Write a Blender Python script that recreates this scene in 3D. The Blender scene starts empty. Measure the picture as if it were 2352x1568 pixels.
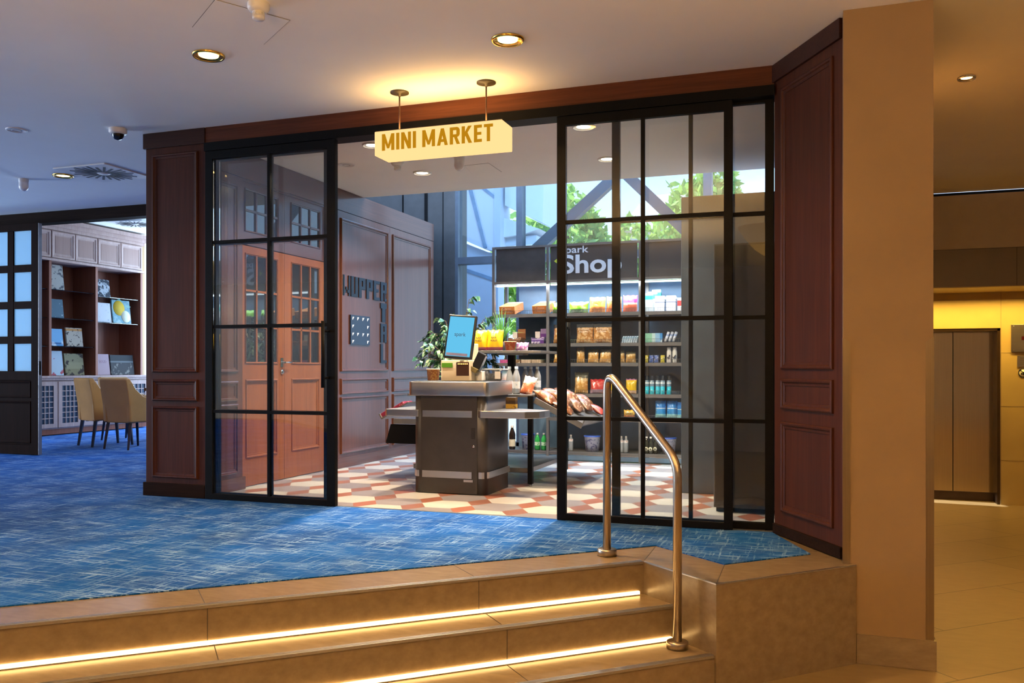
import bpy, math, random
from mathutils import Vector, Matrix
random.seed(7)
S = bpy.context.scene
COL = S.collection
PI = math.pi
def rad(d): return math.radians(d)

# ------------------------------------------------------------------ materials
MATS = {}
def new_mat(name):
    m = bpy.data.materials.new(name); m.use_nodes = True
    nt = m.node_tree; nt.nodes.clear()
    out = nt.nodes.new('ShaderNodeOutputMaterial')
    MATS[name] = m
    return m, nt, out
def N(nt, typ, **kw):
    n = nt.nodes.new(typ)
    for k, v in kw.items():
        if hasattr(n, k) and not k.startswith('in_'): setattr(n, k, v)
    return n
def L(nt, a, b): nt.links.new(a, b)
def rgba(c): return (c[0], c[1], c[2], 1.0)
def principled(nt, out, col, rough=.5, metal=0., spec=.5):
    b = nt.nodes.new('ShaderNodeBsdfPrincipled')
    b.inputs['Base Color'].default_value = rgba(col)
    b.inputs['Roughness'].default_value = rough
    b.inputs['Metallic'].default_value = metal
    b.inputs['Specular IOR Level'].default_value = spec
    L(nt, b.outputs[0], out.inputs[0])
    return b
def coords(nt, kind='Object', scale=(1, 1, 1), rot=(0, 0, 0)):
    t = nt.nodes.new('ShaderNodeTexCoord'); mp = nt.nodes.new('ShaderNodeMapping')
    mp.inputs['Scale'].default_value = scale; mp.inputs['Rotation'].default_value = rot
    L(nt, t.outputs[kind], mp.inputs[0]); return mp.outputs[0]
def noise(nt, vec, scale, detail=4., rough=.55, dist=0.):
    n = nt.nodes.new('ShaderNodeTexNoise')
    n.inputs['Scale'].default_value = scale; n.inputs['Detail'].default_value = detail
    n.inputs['Roughness'].default_value = rough; n.inputs['Distortion'].default_value = dist
    L(nt, vec, n.inputs['Vector']); return n.outputs[0]
def ramp(nt, fac, stops, interp='LINEAR'):
    r = nt.nodes.new('ShaderNodeValToRGB'); r.color_ramp.interpolation = interp
    e = r.color_ramp.elements
    while len(e) > 1: e.remove(e[-1])
    e[0].position, e[0].color = stops[0][0], rgba(stops[0][1])
    for p, c in stops[1:]:
        q = e.new(p); q.color = rgba(c)
    L(nt, fac, r.inputs[0]); return r.outputs[0]
def mix(nt, fac, a, b, mode='MIX'):
    m = nt.nodes.new('ShaderNodeMix'); m.data_type = 'RGBA'; m.blend_type = mode
    for s, v in ((m.inputs[0], fac), (m.inputs[6], a), (m.inputs[7], b)):
        if isinstance(v, (int, float)): s.default_value = v
        elif isinstance(v, tuple): s.default_value = rgba(v)
        else: L(nt, v, s)
    return m.outputs[2]
def bump(nt, b, h, strength=.2, dist=.01):
    n = nt.nodes.new('ShaderNodeBump'); n.inputs['Strength'].default_value = strength
    n.inputs['Distance'].default_value = dist
    L(nt, h, n.inputs['Height']); L(nt, n.outputs[0], b.inputs['Normal'])

def plain(name, col, rough=.5, metal=0., spec=.5, var=.12, vs=9.):
    m, nt, out = new_mat(name); b = principled(nt, out, col, rough, metal, spec)
    f = noise(nt, coords(nt), vs, 3.)
    L(nt, ramp(nt, f, [(.3, tuple(c*(1-var) for c in col)), (.7, tuple(min(1, c*(1+var)) for c in col))]), b.inputs['Base Color'])
    return m
def wood(name, dark, light, axis='Z', rough=.40, fine=1., coat=0., spec=.2):
    m, nt, out = new_mat(name); b = principled(nt, out, dark, rough, 0, spec)
    b.inputs['Coat Weight'].default_value = coat; b.inputs['Coat Roughness'].default_value = .16; b.inputs['Coat IOR'].default_value = 1.8
    sc = {'Z': (26*fine, 26*fine, .9), 'X': (.9, 26*fine, 26*fine), 'Y': (26*fine, .9, 26*fine)}[axis]
    f = noise(nt, coords(nt, scale=sc), 2.6, 6., .6, .35)
    g = noise(nt, coords(nt, scale=tuple(s*.12 for s in sc)), 3., 2.)
    c = ramp(nt, f, [(.28, dark), (.72, light)])
    c = mix(nt, .35, c, ramp(nt, g, [(.3, dark), (.7, light)]), 'MIX')
    L(nt, c, b.inputs['Base Color']); bump(nt, b, f, .06, .004)
    return m
def brushed(name, col, rough=.28, axis='X', metal=1.):
    m, nt, out = new_mat(name); b = principled(nt, out, col, rough, metal)
    sc = {'X': (1.2, 90, 90), 'Z': (90, 90, 1.2), 'Y': (90, 1.2, 90)}[axis]
    f = noise(nt, coords(nt, scale=sc), 1.5, 2.)
    L(nt, ramp(nt, f, [(.3, tuple(c*.93 for c in col)), (.7, tuple(min(1, c*1.03) for c in col))]), b.inputs['Base Color'])
    rr = nt.nodes.new('ShaderNodeMapRange'); rr.inputs[3].default_value = rough*.95; rr.inputs[4].default_value = rough*1.05
    L(nt, f, rr.inputs[0]); L(nt, rr.outputs[0], b.inputs['Roughness'])
    return m
def emit(name, col, strength):
    m, nt, out = new_mat(name); e = nt.nodes.new('ShaderNodeEmission')
    e.inputs[0].default_value = rgba(col); e.inputs[1].default_value = strength
    L(nt, e.outputs[0], out.inputs[0]); return m
def glassy(name, tint=(.96, .98, .98), ior=1.45, gain=1., rough=0., refl=(1, 1, 1), haze=0., hcol=(.8, .86, .92)):
    """thin clear sheet: lets light straight through, mirrors by Fresnel"""
    m, nt, out = new_mat(name)
    t = nt.nodes.new('ShaderNodeBsdfTransparent'); t.inputs[0].default_value = rgba(tint)
    g = nt.nodes.new('ShaderNodeBsdfGlossy'); g.inputs['Roughness'].default_value = rough; g.inputs[0].default_value = rgba(refl)
    fr = nt.nodes.new('ShaderNodeFresnel'); fr.inputs[0].default_value = ior
    mu = nt.nodes.new('ShaderNodeMath'); mu.operation = 'MULTIPLY'; mu.inputs[1].default_value = gain; mu.use_clamp = True
    L(nt, fr.outputs[0], mu.inputs[0])
    mx = nt.nodes.new('ShaderNodeMixShader'); L(nt, mu.outputs[0], mx.inputs[0]); L(nt, t.outputs[0], mx.inputs[1]); L(nt, g.outputs[0], mx.inputs[2])
    res = mx.outputs[0]
    if haze:
        df = nt.nodes.new('ShaderNodeBsdfDiffuse'); df.inputs[0].default_value = rgba(hcol)
        m2 = nt.nodes.new('ShaderNodeMixShader'); m2.inputs[0].default_value = haze
        L(nt, res, m2.inputs[1]); L(nt, df.outputs[0], m2.inputs[2]); res = m2.outputs[0]
    L(nt, res, out.inputs[0]); return m
def pack(name, stops, speck=None, rough=.3, scale=18., axis=2, film=.0):
    """printed packaging: bands along one axis of the pack, blotches of a second colour"""
    m, nt, out = new_mat(name); b = principled(nt, out, stops[0][1], rough, 0, .5)
    b.inputs['Coat Weight'].default_value = film
    b.inputs['Coat Roughness'].default_value = .15
    g = coords(nt, 'Generated'); sp = nt.nodes.new('ShaderNodeSeparateXYZ'); L(nt, g, sp.inputs[0])
    c = ramp(nt, sp.outputs[axis], stops, 'CONSTANT')
    if speck:
        col, lo, hi = speck[0], speck[1], speck[2]
        f = noise(nt, coords(nt), speck[3] if len(speck) > 3 else scale*2.2, 3., .6)
        k = ramp(nt, f, [(lo, (0, 0, 0)), (hi, (1, 1, 1))])
        if len(speck) > 4:
            k2 = ramp(nt, sp.outputs[axis], [(0., (1, 1, 1)), (speck[4], (0, 0, 0))], 'CONSTANT')
            k = mix(nt, 1., k, k2, 'MULTIPLY')
        c = mix(nt, k, c, col)
    L(nt, c, b.inputs['Base Color'])
    return m

# ------------------------------------------------------------------ mesh builder
class MB:
    def __init__(s): s.v, s.f, s.m, s.sm = [], [], [], []
    def add(s, vs, fs, mi=0, smooth=False):
        o = len(s.v); s.v += [Vector(p) for p in vs]
        for f in fs: s.f.append(tuple(i+o for i in f)); s.m.append(mi); s.sm.append(smooth)
        return s
    def box(s, x0, x1, y0, y1, z0, z1, mi=0):
        vs = [(x, y, z) for x in (x0, x1) for y in (y0, y1) for z in (z0, z1)]
        return s.add(vs, [(0, 1, 3, 2), (4, 6, 7, 5), (0, 4, 5, 1), (2, 3, 7, 6), (0, 2, 6, 4), (1, 5, 7, 3)], mi)
    def fbox(s, o, u, n, u0, u1, n0, n1, z0, z1, mi=0):
        """box in a frame: origin o (x,y), u along, n outwards"""
        vs = [(o[0]+u[0]*a+n[0]*b, o[1]+u[1]*a+n[1]*b, z) for a in (u0, u1) for b in (n0, n1) for z in (z0, z1)]
        return s.add(vs, [(0, 1, 3, 2), (4, 6, 7, 5), (0, 4, 5, 1), (2, 3, 7, 6), (0, 2, 6, 4), (1, 5, 7, 3)], mi)
    def mbox(s, M, x, y, z, mi=0):
        vs = [M @ Vector((a*x/2, b*y/2, c*z/2)) for a in (-1, 1) for b in (-1, 1) for c in (-1, 1)]
        return s.add(vs, [(0, 1, 3, 2), (4, 6, 7, 5), (0, 4, 5, 1), (2, 3, 7, 6), (0, 2, 6, 4), (1, 5, 7, 3)], mi)
    def prism(s, poly, z0, z1, mi=0, smooth=False):
        n = len(poly)
        vs = [(p[0], p[1], z0) for p in poly] + [(p[0], p[1], z1) for p in poly]
        s.add(vs, [tuple(range(n-1, -1, -1)), tuple(range(n, 2*n))], mi)
        return s.add(vs, [(i, (i+1) % n, n+(i+1) % n, n+i) for i in range(n)], mi, smooth)
    def lathe(s, prof, c=(0, 0, 0), n=20, mi=0, cap=True, smooth=True, M=None):
        vs, fs = [], []
        for r, z in prof:
            for k in range(n):
                a = 2*PI*k/n; p = Vector((r*math.cos(a), r*math.sin(a), z))
                if M: p = M @ p
                vs.append((p[0]+c[0], p[1]+c[1], p[2]+c[2]))
        for i in range(len(prof)-1):
            for k in range(n):
                fs.append((i*n+k, i*n+(k+1) % n, (i+1)*n+(k+1) % n, (i+1)*n+k))
        s.add(vs, fs, mi, smooth)
        if cap:
            m = len(prof)-1
            s.add(vs, [tuple(range(n-1, -1, -1)), tuple(m*n+k for k in range(n))], mi)
        return s
    def tube(s, path, r, n=14, mi=0, smooth=True, cap=True):
        P = [Vector(p) for p in path]; rr = r if isinstance(r, (list, tuple)) else [r]*len(P)
        vs, fs = [], []; ref = None
        for i, p in enumerate(P):
            t = (P[min(i+1, len(P)-1)]-P[max(i-1, 0)]).normalized()
            if ref is None:
                ref = Vector((0, 0, 1)) if abs(t.z) < .9 else Vector((1, 0, 0))
            a = (ref - t*ref.dot(t)).normalized(); b = t.cross(a); ref = a
            for k in range(n):
                q = p + (a*math.cos(2*PI*k/n)+b*math.sin(2*PI*k/n))*rr[i]
                vs.append(q)
        for i in range(len(P)-1):
            for k in range(n): fs.append((i*n+k, i*n+(k+1) % n, (i+1)*n+(k+1) % n, (i+1)*n+k))
        s.add(vs, fs, mi, smooth)
        if cap: s.add(vs, [tuple(range(n-1, -1, -1)), tuple((len(P)-1)*n+k for k in range(n))], mi)
        return s
    def mould(s, o, u, n, u0, u1, z0, z1, w=.035, d=.014, mi=0):
        """mitred picture-frame moulding on a wall face"""
        prof = [(0, 0), (.001, d*.75), (w*.22, d), (w*.45, d*.9), (w*.6, d*.35), (w, d*.3), (w, 0)]
        vs, fs = [], []
        for i, h in prof:
            for a, z in ((u0+i, z0+i), (u1-i, z0+i), (u1-i, z1-i), (u0+i, z1-i)):
                vs.append((o[0]+u[0]*a+n[0]*h, o[1]+u[1]*a+n[1]*h, z))
        for j in range(len(prof)-1):
            for k in range(4): fs.append((j*4+k, j*4+(k+1) % 4, (j+1)*4+(k+1) % 4, (j+1)*4+k))
        return s.add(vs, fs, mi)
    def xf(s, M):
        s.v = [M @ p for p in s.v]; return s
    def join(s, o, M=None):
        b = len(s.v); s.v += [(M @ p if M else p) for p in o.v]
        s.f += [tuple(i+b for i in f) for f in o.f]; s.m += o.m; s.sm += o.sm; return s
    def build(s, name, mat, parent=None, bevel=0., loc=None, seg=2):
        me = bpy.data.meshes.new(name)
        root = parent
        off = Vector((0, 0, 0))
        while root is not None:
            off += Vector(root.location); root = root.parent
        if loc is not None: off += Vector(loc)
        me.from_pydata([tuple(p-off) for p in s.v], [], s.f)
        for m in (mat if isinstance(mat, (list, tuple)) else [mat]): me.materials.append(m)
        me.polygons.foreach_set('material_index', s.m); me.polygons.foreach_set('use_smooth', s.sm)
        me.update()
        import bmesh
        bm = bmesh.new(); bm.from_mesh(me); bmesh.ops.remove_doubles(bm, verts=bm.verts, dist=1e-5)
        bmesh.ops.recalc_face_normals(bm, faces=bm.faces); bm.to_mesh(me); bm.free()
        o = bpy.data.objects.new(name, me); COL.objects.link(o)
        if parent is not None: o.parent = parent
        if loc is not None: o.location = loc
        if bevel:
            md = o.modifiers.new('soft_edge', 'BEVEL'); md.width = bevel; md.segments = seg
            md.limit_method = 'ANGLE'; md.angle_limit = rad(40)
        return o
def tag(o, label=None, cat=None, group=None, kind=None):
    if label: o['label'] = label
    if cat: o['category'] = cat
    if group: o['group'] = group
    if kind: o['kind'] = kind
    return o
def thing(name, loc, label, cat, group=None, rz=0.):
    o = bpy.data.objects.new(name, None); COL.objects.link(o)
    o.location = loc; o.rotation_euler = (0, 0, 0); o.empty_display_size = .1
    o['rz'] = rz
    tag(o, label, cat, group); del o['rz']
    return o
def struct(name, mb, mat, parent=None, bevel=0.):
    o = mb.build(name, mat, parent, bevel)
    if parent is None: o['kind'] = 'structure'
    return o
def copy_tree(o, parent=None):
    c = o.copy(); COL.objects.link(c)
    if parent is not None: c.parent = parent
    for ch in list(o.children): copy_tree(ch, c)
    return c
def text_mb(body, width, height, depth=.004, bold=0.):
    cu = bpy.data.curves.new('lettering', 'FONT'); cu.body = body; cu.extrude = .01; cu.offset = bold
    cu.resolution_u = 4
    ob = bpy.data.objects.new('lettering', cu); COL.objects.link(ob)
    dg = bpy.context.evaluated_depsgraph_get(); dg.update()
    me = bpy.data.meshes.new_from_object(ob.evaluated_get(dg))
    vs = [v.co.copy() for v in me.vertices]; fs = [tuple(p.vertices) for p in me.polygons]
    bpy.data.objects.remove(ob); bpy.data.curves.remove(cu); bpy.data.meshes.remove(me)
    x0, x1 = min(v.x for v in vs), max(v.x for v in vs); y0, y1 = min(v.y for v in vs), max(v.y for v in vs)
    z0, z1 = min(v.z for v in vs), max(v.z for v in vs)
    mb = MB()
    mb.add([((v.x-x0)/(x1-x0)*width, (v.y-y0)/(y1-y0)*height, (v.z-z0)/(z1-z0)*depth) for v in vs], fs)
    return mb
def face_M(org, u=(1, 0, 0), up=(0, 0, 1)):
    """matrix that stands flat text up: local x -> u, local y -> up"""
    u = Vector(u).normalized(); up = Vector(up).normalized(); n = u.cross(up)
    M = Matrix((u, up, n)).transposed().to_4x4(); M.translation = Vector(org); return M

# palette
wood_dark = wood('mahogany_upright', (.034, .0098, .0048), (.086, .0255, .0118), 'Z', .40)
wood_dark_h = wood('mahogany_level', (.055, .016, .007), (.135, .042, .017), 'X', .46)
wood_cap = wood('mahogany_cap', (.022, .007, .0045), (.055, .018, .009), 'X', .46)
wood_door = wood('teak_upright', (.175, .052, .016), (.295, .098, .033), 'Z', .3)
wood_panel = wood('rosewood_upright', (.060, .0195, .0105), (.130, .045, .024), 'Z', .32, coat=.5)
wood_panel_y = wood('rosewood_level', (.055, .019, .0105), (.112, .041, .022), 'Y', .32, coat=.5)
wood_case = wood('cherry_upright', (.17, .052, .03), (.30, .105, .06), 'Z')
wenge = wood('shaded_wood_upright', (.007, .0035, .0025), (.020, .008, .005), 'Z', .6, spec=.03); wood_dark_shaded_h = wood('dark_shaded_wood_level', (.010, .006, .005), (.026, .014, .010), 'X', .6, spec=.03)  # backlit shade of passage door and lintel put into this near-black; plinths share it
wood_light = wood('washed_cherry', (.30, .185, .155), (.47, .33, .285), 'Z')
black_metal = plain('black_powder_coat', (.004, .0042, .005), .5, 0., .10, .2)
black_plastic = plain('black_plastic', (.01, .01, .012), .3)
grey_clad = plain('slate_grey_cladding', (.062, .083, .115), .4, .1)
column_clad = plain('charcoal_cladding', (.05, .053, .058), .4, .1)
grey_case = plain('graphite_lacquer', (.046, .044, .046), .42, .25)
grey_shelf = plain('grey_shelf_steel', (.20, .195, .19), .35, .6)
dark_back = plain('dark_slate_panel', (.10, .18, .28), .42)
steel = brushed('brushed_steel', (.54, .53, .51), .34, 'X')
steel_v = brushed('brushed_steel_rail', (.50, .43, .345), .30, 'Z')
chrome = plain('chrome', (.7, .7, .7), .15, 1.)
white_plastic = plain('white_plastic', (.72, .72, .70), .4, var=.04)
cream_plastic = plain('cream_plastic', (.74, .66, .50), .4, var=.04)
ceiling_white = plain('ceiling_plaster', (.84, .83, .79), .85, var=.02, vs=2.)
plaster = plain('beige_plaster', (.285, .19, .098), .9, var=.05, vs=3.)
pane = glassy('clear_glazing', gain=1.0)
pane_back = glassy('window_glazing', (.86, .94, .99), gain=.7)
shelf_glass = glassy('shelf_glass', (.80, .93, .93), gain=1.6)
pet = glassy('clear_bottle_plastic', (.82, .91, .96), gain=3., rough=.06, haze=.28)
green_glass = glassy('green_bottle_glass', (.22, .72, .25), gain=2., rough=.03)
clear_film = glassy('clear_film', (.9, .9, .9), gain=4., rough=.12)
paper = plain('white_paper', (.78, .78, .78), .6, var=.03)
ink = plain('black_ink', (.012, .012, .014), .6)
white_ink = plain('white_ink', (.82, .82, .82), .5, var=.02)
# ================================================================== setting
stone_m, nt, out = new_mat('sand_stone_tile'); b = principled(nt, out, (.2, .13, .06), .26, 0, .8)
f = noise(nt, coords(nt, scale=(3, 8, 8)), 3., 6., .65)
L(nt, ramp(nt, f, [(.3, (.195, .143, .085)), (.7, (.255, .19, .115))]), b.inputs['Base Color']); bump(nt, b, f, .05, .004)
stone = stone_m
grout = plain('dark_grout', (.05, .04, .03), .9)
led_warm = emit('warm_led', (1., .58, .20), 3.6)
lamp_warm = emit('warm_lamp', (1., .60, .18), 9.)
lamp_white = emit('soft_white_lamp', (1., .84, .60), 9.)

# blue carpet: two directions of broken streaks over a deep blue pile
m, nt, out = new_mat('blue_carpet'); b = principled(nt, out, (.02, .12, .36), .95, 0, .15)
base = ramp(nt, noise(nt, coords(nt), 1.3, 3.), [(.35, (.001, .052, .24)), (.65, (.002, .098, .42))])
s1 = noise(nt, coords(nt, scale=(2.0, 30, 1)), 1.9, 5., .62, .25)
s2 = noise(nt, coords(nt, scale=(30, 2.0, 1)), 1.9, 5., .62, .25)
k1 = ramp(nt, s1, [(.50, (0, 0, 0)), (.60, (1, 1, 1))]); k2 = ramp(nt, s2, [(.53, (0, 0, 0)), (.63, (1, 1, 1))])
patch = ramp(nt, noise(nt, coords(nt), 4.5, 3.), [(.38, (.15, .15, .15)), (.62, (1, 1, 1))])
k = mix(nt, 1., mix(nt, 1., k1, k2, 'LIGHTEN'), patch, 'MULTIPLY')
pile = ramp(nt, noise(nt, coords(nt), 160., 2.), [(.3, (.6, .6, .6)), (.7, (1, 1, 1))])
k = mix(nt, 1., k, pile, 'MULTIPLY')
c = mix(nt, k, base, (.24, .42, .72)); L(nt, c, b.inputs['Base Color'])
bump(nt, b, noise(nt, coords(nt), 220., 2.), .4, .006)
carpet_m = m

# lobby floor: large sand tiles in running bond
m, nt, out = new_mat('lobby_floor_tile'); b = principled(nt, out, (.4, .3, .2), .32, 0, .45)
br = nt.nodes.new('ShaderNodeTexBrick'); L(nt, coords(nt, rot=(0, 0, rad(-42))), br.inputs[0])
for nme, v in (('Color1', (.24, .17, .08, 1)), ('Color2', (.28, .20, .098, 1)), ('Mortar', (.06, .045, .03, 1))): br.inputs[nme].default_value = v
for nme, v in (('Scale', 1.), ('Mortar Size', .004), ('Brick Width', 1.2), ('Row Height', .6)): br.inputs[nme].default_value = v
f = noise(nt, coords(nt, scale=(3, 9, 1)), 2.5, 6., .65)
L(nt, mix(nt, .35, br.outputs[0], ramp(nt, f, [(.3, (.7, .7, .7)), (.7, (1.2, 1.2, 1.2))]), 'MULTIPLY'), b.inputs['Base Color'])
lobby_floor_m = m

U = Vector((math.cos(rad(42)), math.sin(rad(42)))); NN = Vector((U.y, -U.x))
PIN, POUT, PRT = (-.824, 4.458), (-.419, 4.101), (.212, 4.728)
def back(p, d=12.): return (p[0]-U.x*d, p[1]-U.y*d)
T1, T2 = (-.632, 4.288), (-.428, 4.108)

struct('floor_platform', MB().prism([back(PIN), PIN, POUT, PRT, (.15, 4.78), (.15, 5.46), (-4.4, 5.46), (-4.4, 5.56), (-4.9, 5.56), (-4.9, 13.2), (-14.5, 13.2), (-14.5, back(PIN)[1])], -.5, 0.), stone)
CIN, COUT = (-.829, 4.862), (-.421, 4.512)
carpet = MB().prism([back(CIN), CIN, COUT, (-.008, 4.915), (-.215, 5.44), (-.215, 5.49), (-4.4, 5.49), (-4.4, 5.56), (-4.9, 5.56), (-4.9, 13.2), (-14.5, 13.2), (-14.5, back(CIN)[1])], .0005, .006)
o = struct('floor_carpet', carpet, carpet_m)

steps = MB()
steps.prism([back(PIN), PIN, T1, back(T1)], -.5, -.167)
steps.prism([back(T1), T1, T2, back(T2)], -.5, -.333)
o_steps = struct('floor_steps', steps, stone)
g = MB()
def jline(p, q, z, w=.0035):
    d = (Vector(q)-Vector(p)); ln = d.length; d.normalize(); n = Vector((-d.y, d.x))
    g.fbox(p, d, n, 0, ln, -w/2, w/2, z, z+.0008)
jline(POUT, COUT, 0); jline(PIN, CIN, 0)
for a, bb in (((-1.506, 3.846), (-1.72, 4.06)), ((-2.414, 3.028), (-2.628, 3.242)), ((-3.32, 2.21), (-3.53, 2.42))): jline(a, bb, 0)
for a, bb in (((-1.482, 3.87), (-1.306, 3.680)), ((-2.391, 3.05), (-2.217, 2.862))): jline(a, bb, -.167)
for a, bb in (((-1.305, 3.68), (-1.118, 3.486)), ((-2.215, 2.86), (-2.03, 2.667))): jline(a, bb, -.333)
def rj(p, z0, z1): g.fbox(p, U, NN, -.0015, .0015, -.001, .0012, z0, z1)
rj((-1.500, 3.849), -.147, -.012); rj((-2.408, 3.031), -.147, -.012); rj((-1.300, 3.686), -.313, -.18)
g.build('tile_joint', grout, o_steps)
nos = MB()
for p, z in ((PIN, 0), (T1, -.167), (T2, -.333)):
    q = back(p); ln = 12. - (.0 if p is PIN else 0.)
    nos.fbox(q, U, NN, 0, ln-.004, -.032, .005, z-.011, z+.0015)
    for r in range(4): nos.fbox(q, U, NN, 0, ln-.004, -.028+r*.007, -.0245+r*.007, z+.0015, z+.0032)
nos.build('step_nosing', steel, o_steps)
et = MB()
def edge(p, q, z=0.):
    d = (Vector(q)-Vector(p)); ln = d.length; d.normalize(); n = Vector((d.y, -d.x))
    et.fbox(p, d, n, 0, ln, -.008, .002, z-.004, z+.0015)
edge(PIN, POUT); edge(POUT, PRT); et.build('edge_trim', steel, o_steps)
for i, (p, z, lab) in enumerate(((PIN, -.167, 'glowing warm light strip at the foot of the uppermost step riser'), (T1, -.333, 'glowing warm light strip at the foot of the lower step riser'))):
    q = back(p)
    s_ = MB().fbox(q, U, NN, 0, 11.97, .001, .014, z+.002, z+.019)
    o = thing('led_strip', (p[0], p[1], z), lab, 'light strip', 'step light strips')
    MB().fbox(q, U, NN, 0, 11.97, .0005, .016, z+.0005, z+.004).build('channel', steel, o)
    s_.build('diffuser', led_warm, o)

struct('floor_lobby', MB().box(-15, 6, -5, 11.6, -.6, -.5), lobby_floor_m)

# shop floor: white and grey hexagons with terracotta rhombs
def clip(poly, x0, x1, y0, y1):
    for ax, lim, sgn in ((0, x0, 1), (0, x1, -1), (1, y0, 1), (1, y1, -1)):
        res = []
        for i in range(len(poly)):
            a, c_ = poly[i-1], poly[i]
            da, dc = (a[ax]-lim)*sgn, (c_[ax]-lim)*sgn
            if (da >= 0) != (dc >= 0):
                t = da/(da-dc); res.append((a[0]+(c_[0]-a[0])*t, a[1]+(c_[1]-a[1])*t))
            if dc >= 0: res.append(c_)
        poly = res
        if len(poly) < 3: return None
    return poly
fl = MB(); dx, dy = .389, .328; hs = dx/2
for i in range(-6, 8):
    for j in range(-2, 15):
        cx, cy = -2.52+i*dx, 5.82+j*dy
        hexa = [(cx-hs, cy), (cx-hs/2, cy-dy/2), (cx+hs/2, cy-dy/2), (cx+hs, cy), (cx+hs/2, cy+dy/2), (cx-hs/2, cy+dy/2)]
        rh = [(cx+hs, cy), (cx+1.5*hs, cy+dy/2), (cx+hs, cy+dy), (cx+hs/2, cy+dy/2)]
        for pl, mi in ((hexa, 0 if (i+j) % 2 == 0 else 1), (rh, 2 if (i+j) % 2 else 3)):
            p = clip(pl, -4.5, .15, 5.49, 10.4)
            if p: fl.add([(x, y, .006) for x, y in p], [tuple(range(len(p)))], mi)
fl.prism([(-4.5, 5.49), (.15, 5.49), (.15, 10.4), (-4.5, 10.4)], -.1, .0055, 1)
tile_w = plain('white_floor_tile', (.47, .445, .40), .28, var=.03); tile_g = plain('grey_floor_tile', (.235, .215, .225), .28, var=.03)
tile_r = plain('terracotta_floor_tile', (.29, .11, .068), .28, var=.04); tile_r_shade = plain('shaded_terracotta_tile', (.235, .105, .075), .28, var=.04)  # one rhomb tile in two tones: uneven lighting put in as a darker copy
struct('floor_shop', fl, [tile_w, tile_g, tile_r, tile_r_shade])
struct('trim_threshold', MB().box(-4.36, -.22, 5.475, 5.50, .004, .009), steel)

# ceilings
struct('ceiling_hall', MB().prism([(-14.5, -5), (6, -5), (6, 10.05), (.2, 10.05), (.2, 5.47), (-4.94, 5.47), (-4.94, 7.80), (-14.5, 7.80)], 2.83, 2.95), ceiling_white)
struct('ceiling_shop', MB().box(-4.5, .15, 5.56, 8.05, 2.78, 2.90), ceiling_white)
struct('ceiling_library', MB().box(-14.5, -6.6, 7.95, 13.2, 3.26, 3.36), ceiling_white)

# ------------------------------------------------------------------ facade of the shop
YF = 5.475
o = struct('trim_lintel', MB().box(-4.36, -.215, YF-.012, YF+.12, 2.708, 2.829), wood_dark_h)
struct('trim_track', MB().box(-4.36, -.215, YF-.03, YF+.12, 2.645, 2.708), black_metal)
# left pier
wl = MB().box(-4.93, -4.362, YF, 5.58, 0, 2.72)
X1, NX = (1, 0), (0, -1)
for z0, z1 in ((.966, 2.66), (.745, .912), (.15, .705)): wl.mould((0, YF), X1, NX, -4.862, -4.435, z0, z1, .038, .016)
o = struct('wall_pier_left', wl, wood_dark, bevel=.003)
MB().box(-4.945, -4.362, YF-.018, 5.6, 2.71, 2.828).build('cornice', wood_cap, o, .003)
MB().box(-4.945, -4.362, YF-.018, 5.6, .006, .11).build('plinth', wood_dark_shaded_h, o, .004)
# angled pier on the right
PO = (-.215, YF); PU = Vector((math.cos(rad(-60.3)), math.sin(rad(-60.3)))); PN = Vector((PU.y, -PU.x)); PL = .735
PN = PN if PN.dot(Vector((-1, -1))) > 0 else -PN
wr = MB().fbox(PO, PU, PN, 0, PL, -.10, 0, 0, 2.73)
for z0, z1 in ((.992, 2.66), (.757, .938), (.148, .684)): wr.mould(PO, PU, PN, .095, .655, z0, z1, .042, .016)
o = struct('wall_pier_right', wr, wood_dark, bevel=.003)
MB().fbox(PO, PU, PN, 0, PL, -.10, .018, 2.722, 2.828).build('cornice', wood_cap, o, .003)
MB().fbox(PO, PU, PN, 0, PL, -.10, .014, .004, .065).build('plinth', wood_dark_shaded_h, o, .004)

def glazed(parent, x0, x1, y, z0, z1, st_l, st_r, rails, rail_b=.042, rail_t=.06, th=.04, bar=.024):
    fr = MB().box(x0, x0+st_l, y, y+th, z0, z1).box(x1-st_r, x1, y, y+th, z0, z1)
    fr.box(x0+st_l, x1-st_r, y, y+th, z0, z0+rail_b).box(x0+st_l, x1-st_r, y, y+th, z1-rail_t, z1)
    fr.build('frame', black_metal, parent, .002)
    a, c_ = x0+st_l, x1-st_r; mx = (a+c_)/2
    bm_ = MB().box(mx-bar/2, mx+bar/2, y+.006, y+th-.006, z0+rail_b, z1-rail_t)
    for z in rails: bm_.box(a, mx-bar/2, y+.006, y+th-.006, z-bar/2, z+bar/2).box(mx+bar/2, c_, y+.006, y+th-.006, z-bar/2, z+bar/2)
    bm_.build('glazing_bar', black_metal, parent, .001)
    MB().box(a, c_, y+th/2-.003, y+th/2+.003, z0+rail_b, z1-rail_t).build('pane', pane, parent)
RZ = (.672, 1.313, 1.952)
def bar_handle(parent, x, y, out_y, side):
    h = MB().tube([(x, y+out_y, .86), (x, y+out_y, 1.335)], .013, 12)
    for z in (.93, 1.265): h.tube([(x+side*.055, y, z), (x+side*.055, y+out_y*.55, z), (x, y+out_y, z)], .009, 10)
    h.build('pull_handle', black_metal, parent)
d1 = thing('door_1', (-3.8, YF-.02, 0), 'black framed sliding glass door standing beside the left wooden pier', 'glass door')
d1['kind'] = 'structure'
glazed(d1, -4.355, -3.231, YF-.022, .008, 2.643, .062, .065, RZ); bar_handle(d1, -3.285, YF-.022, -.075, .02)
d2 = thing('door_2', (-1.02, YF-.02, 0), 'black framed sliding glass door behind the steel handrail', 'glass door')
d2['kind'] = 'structure'
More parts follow.
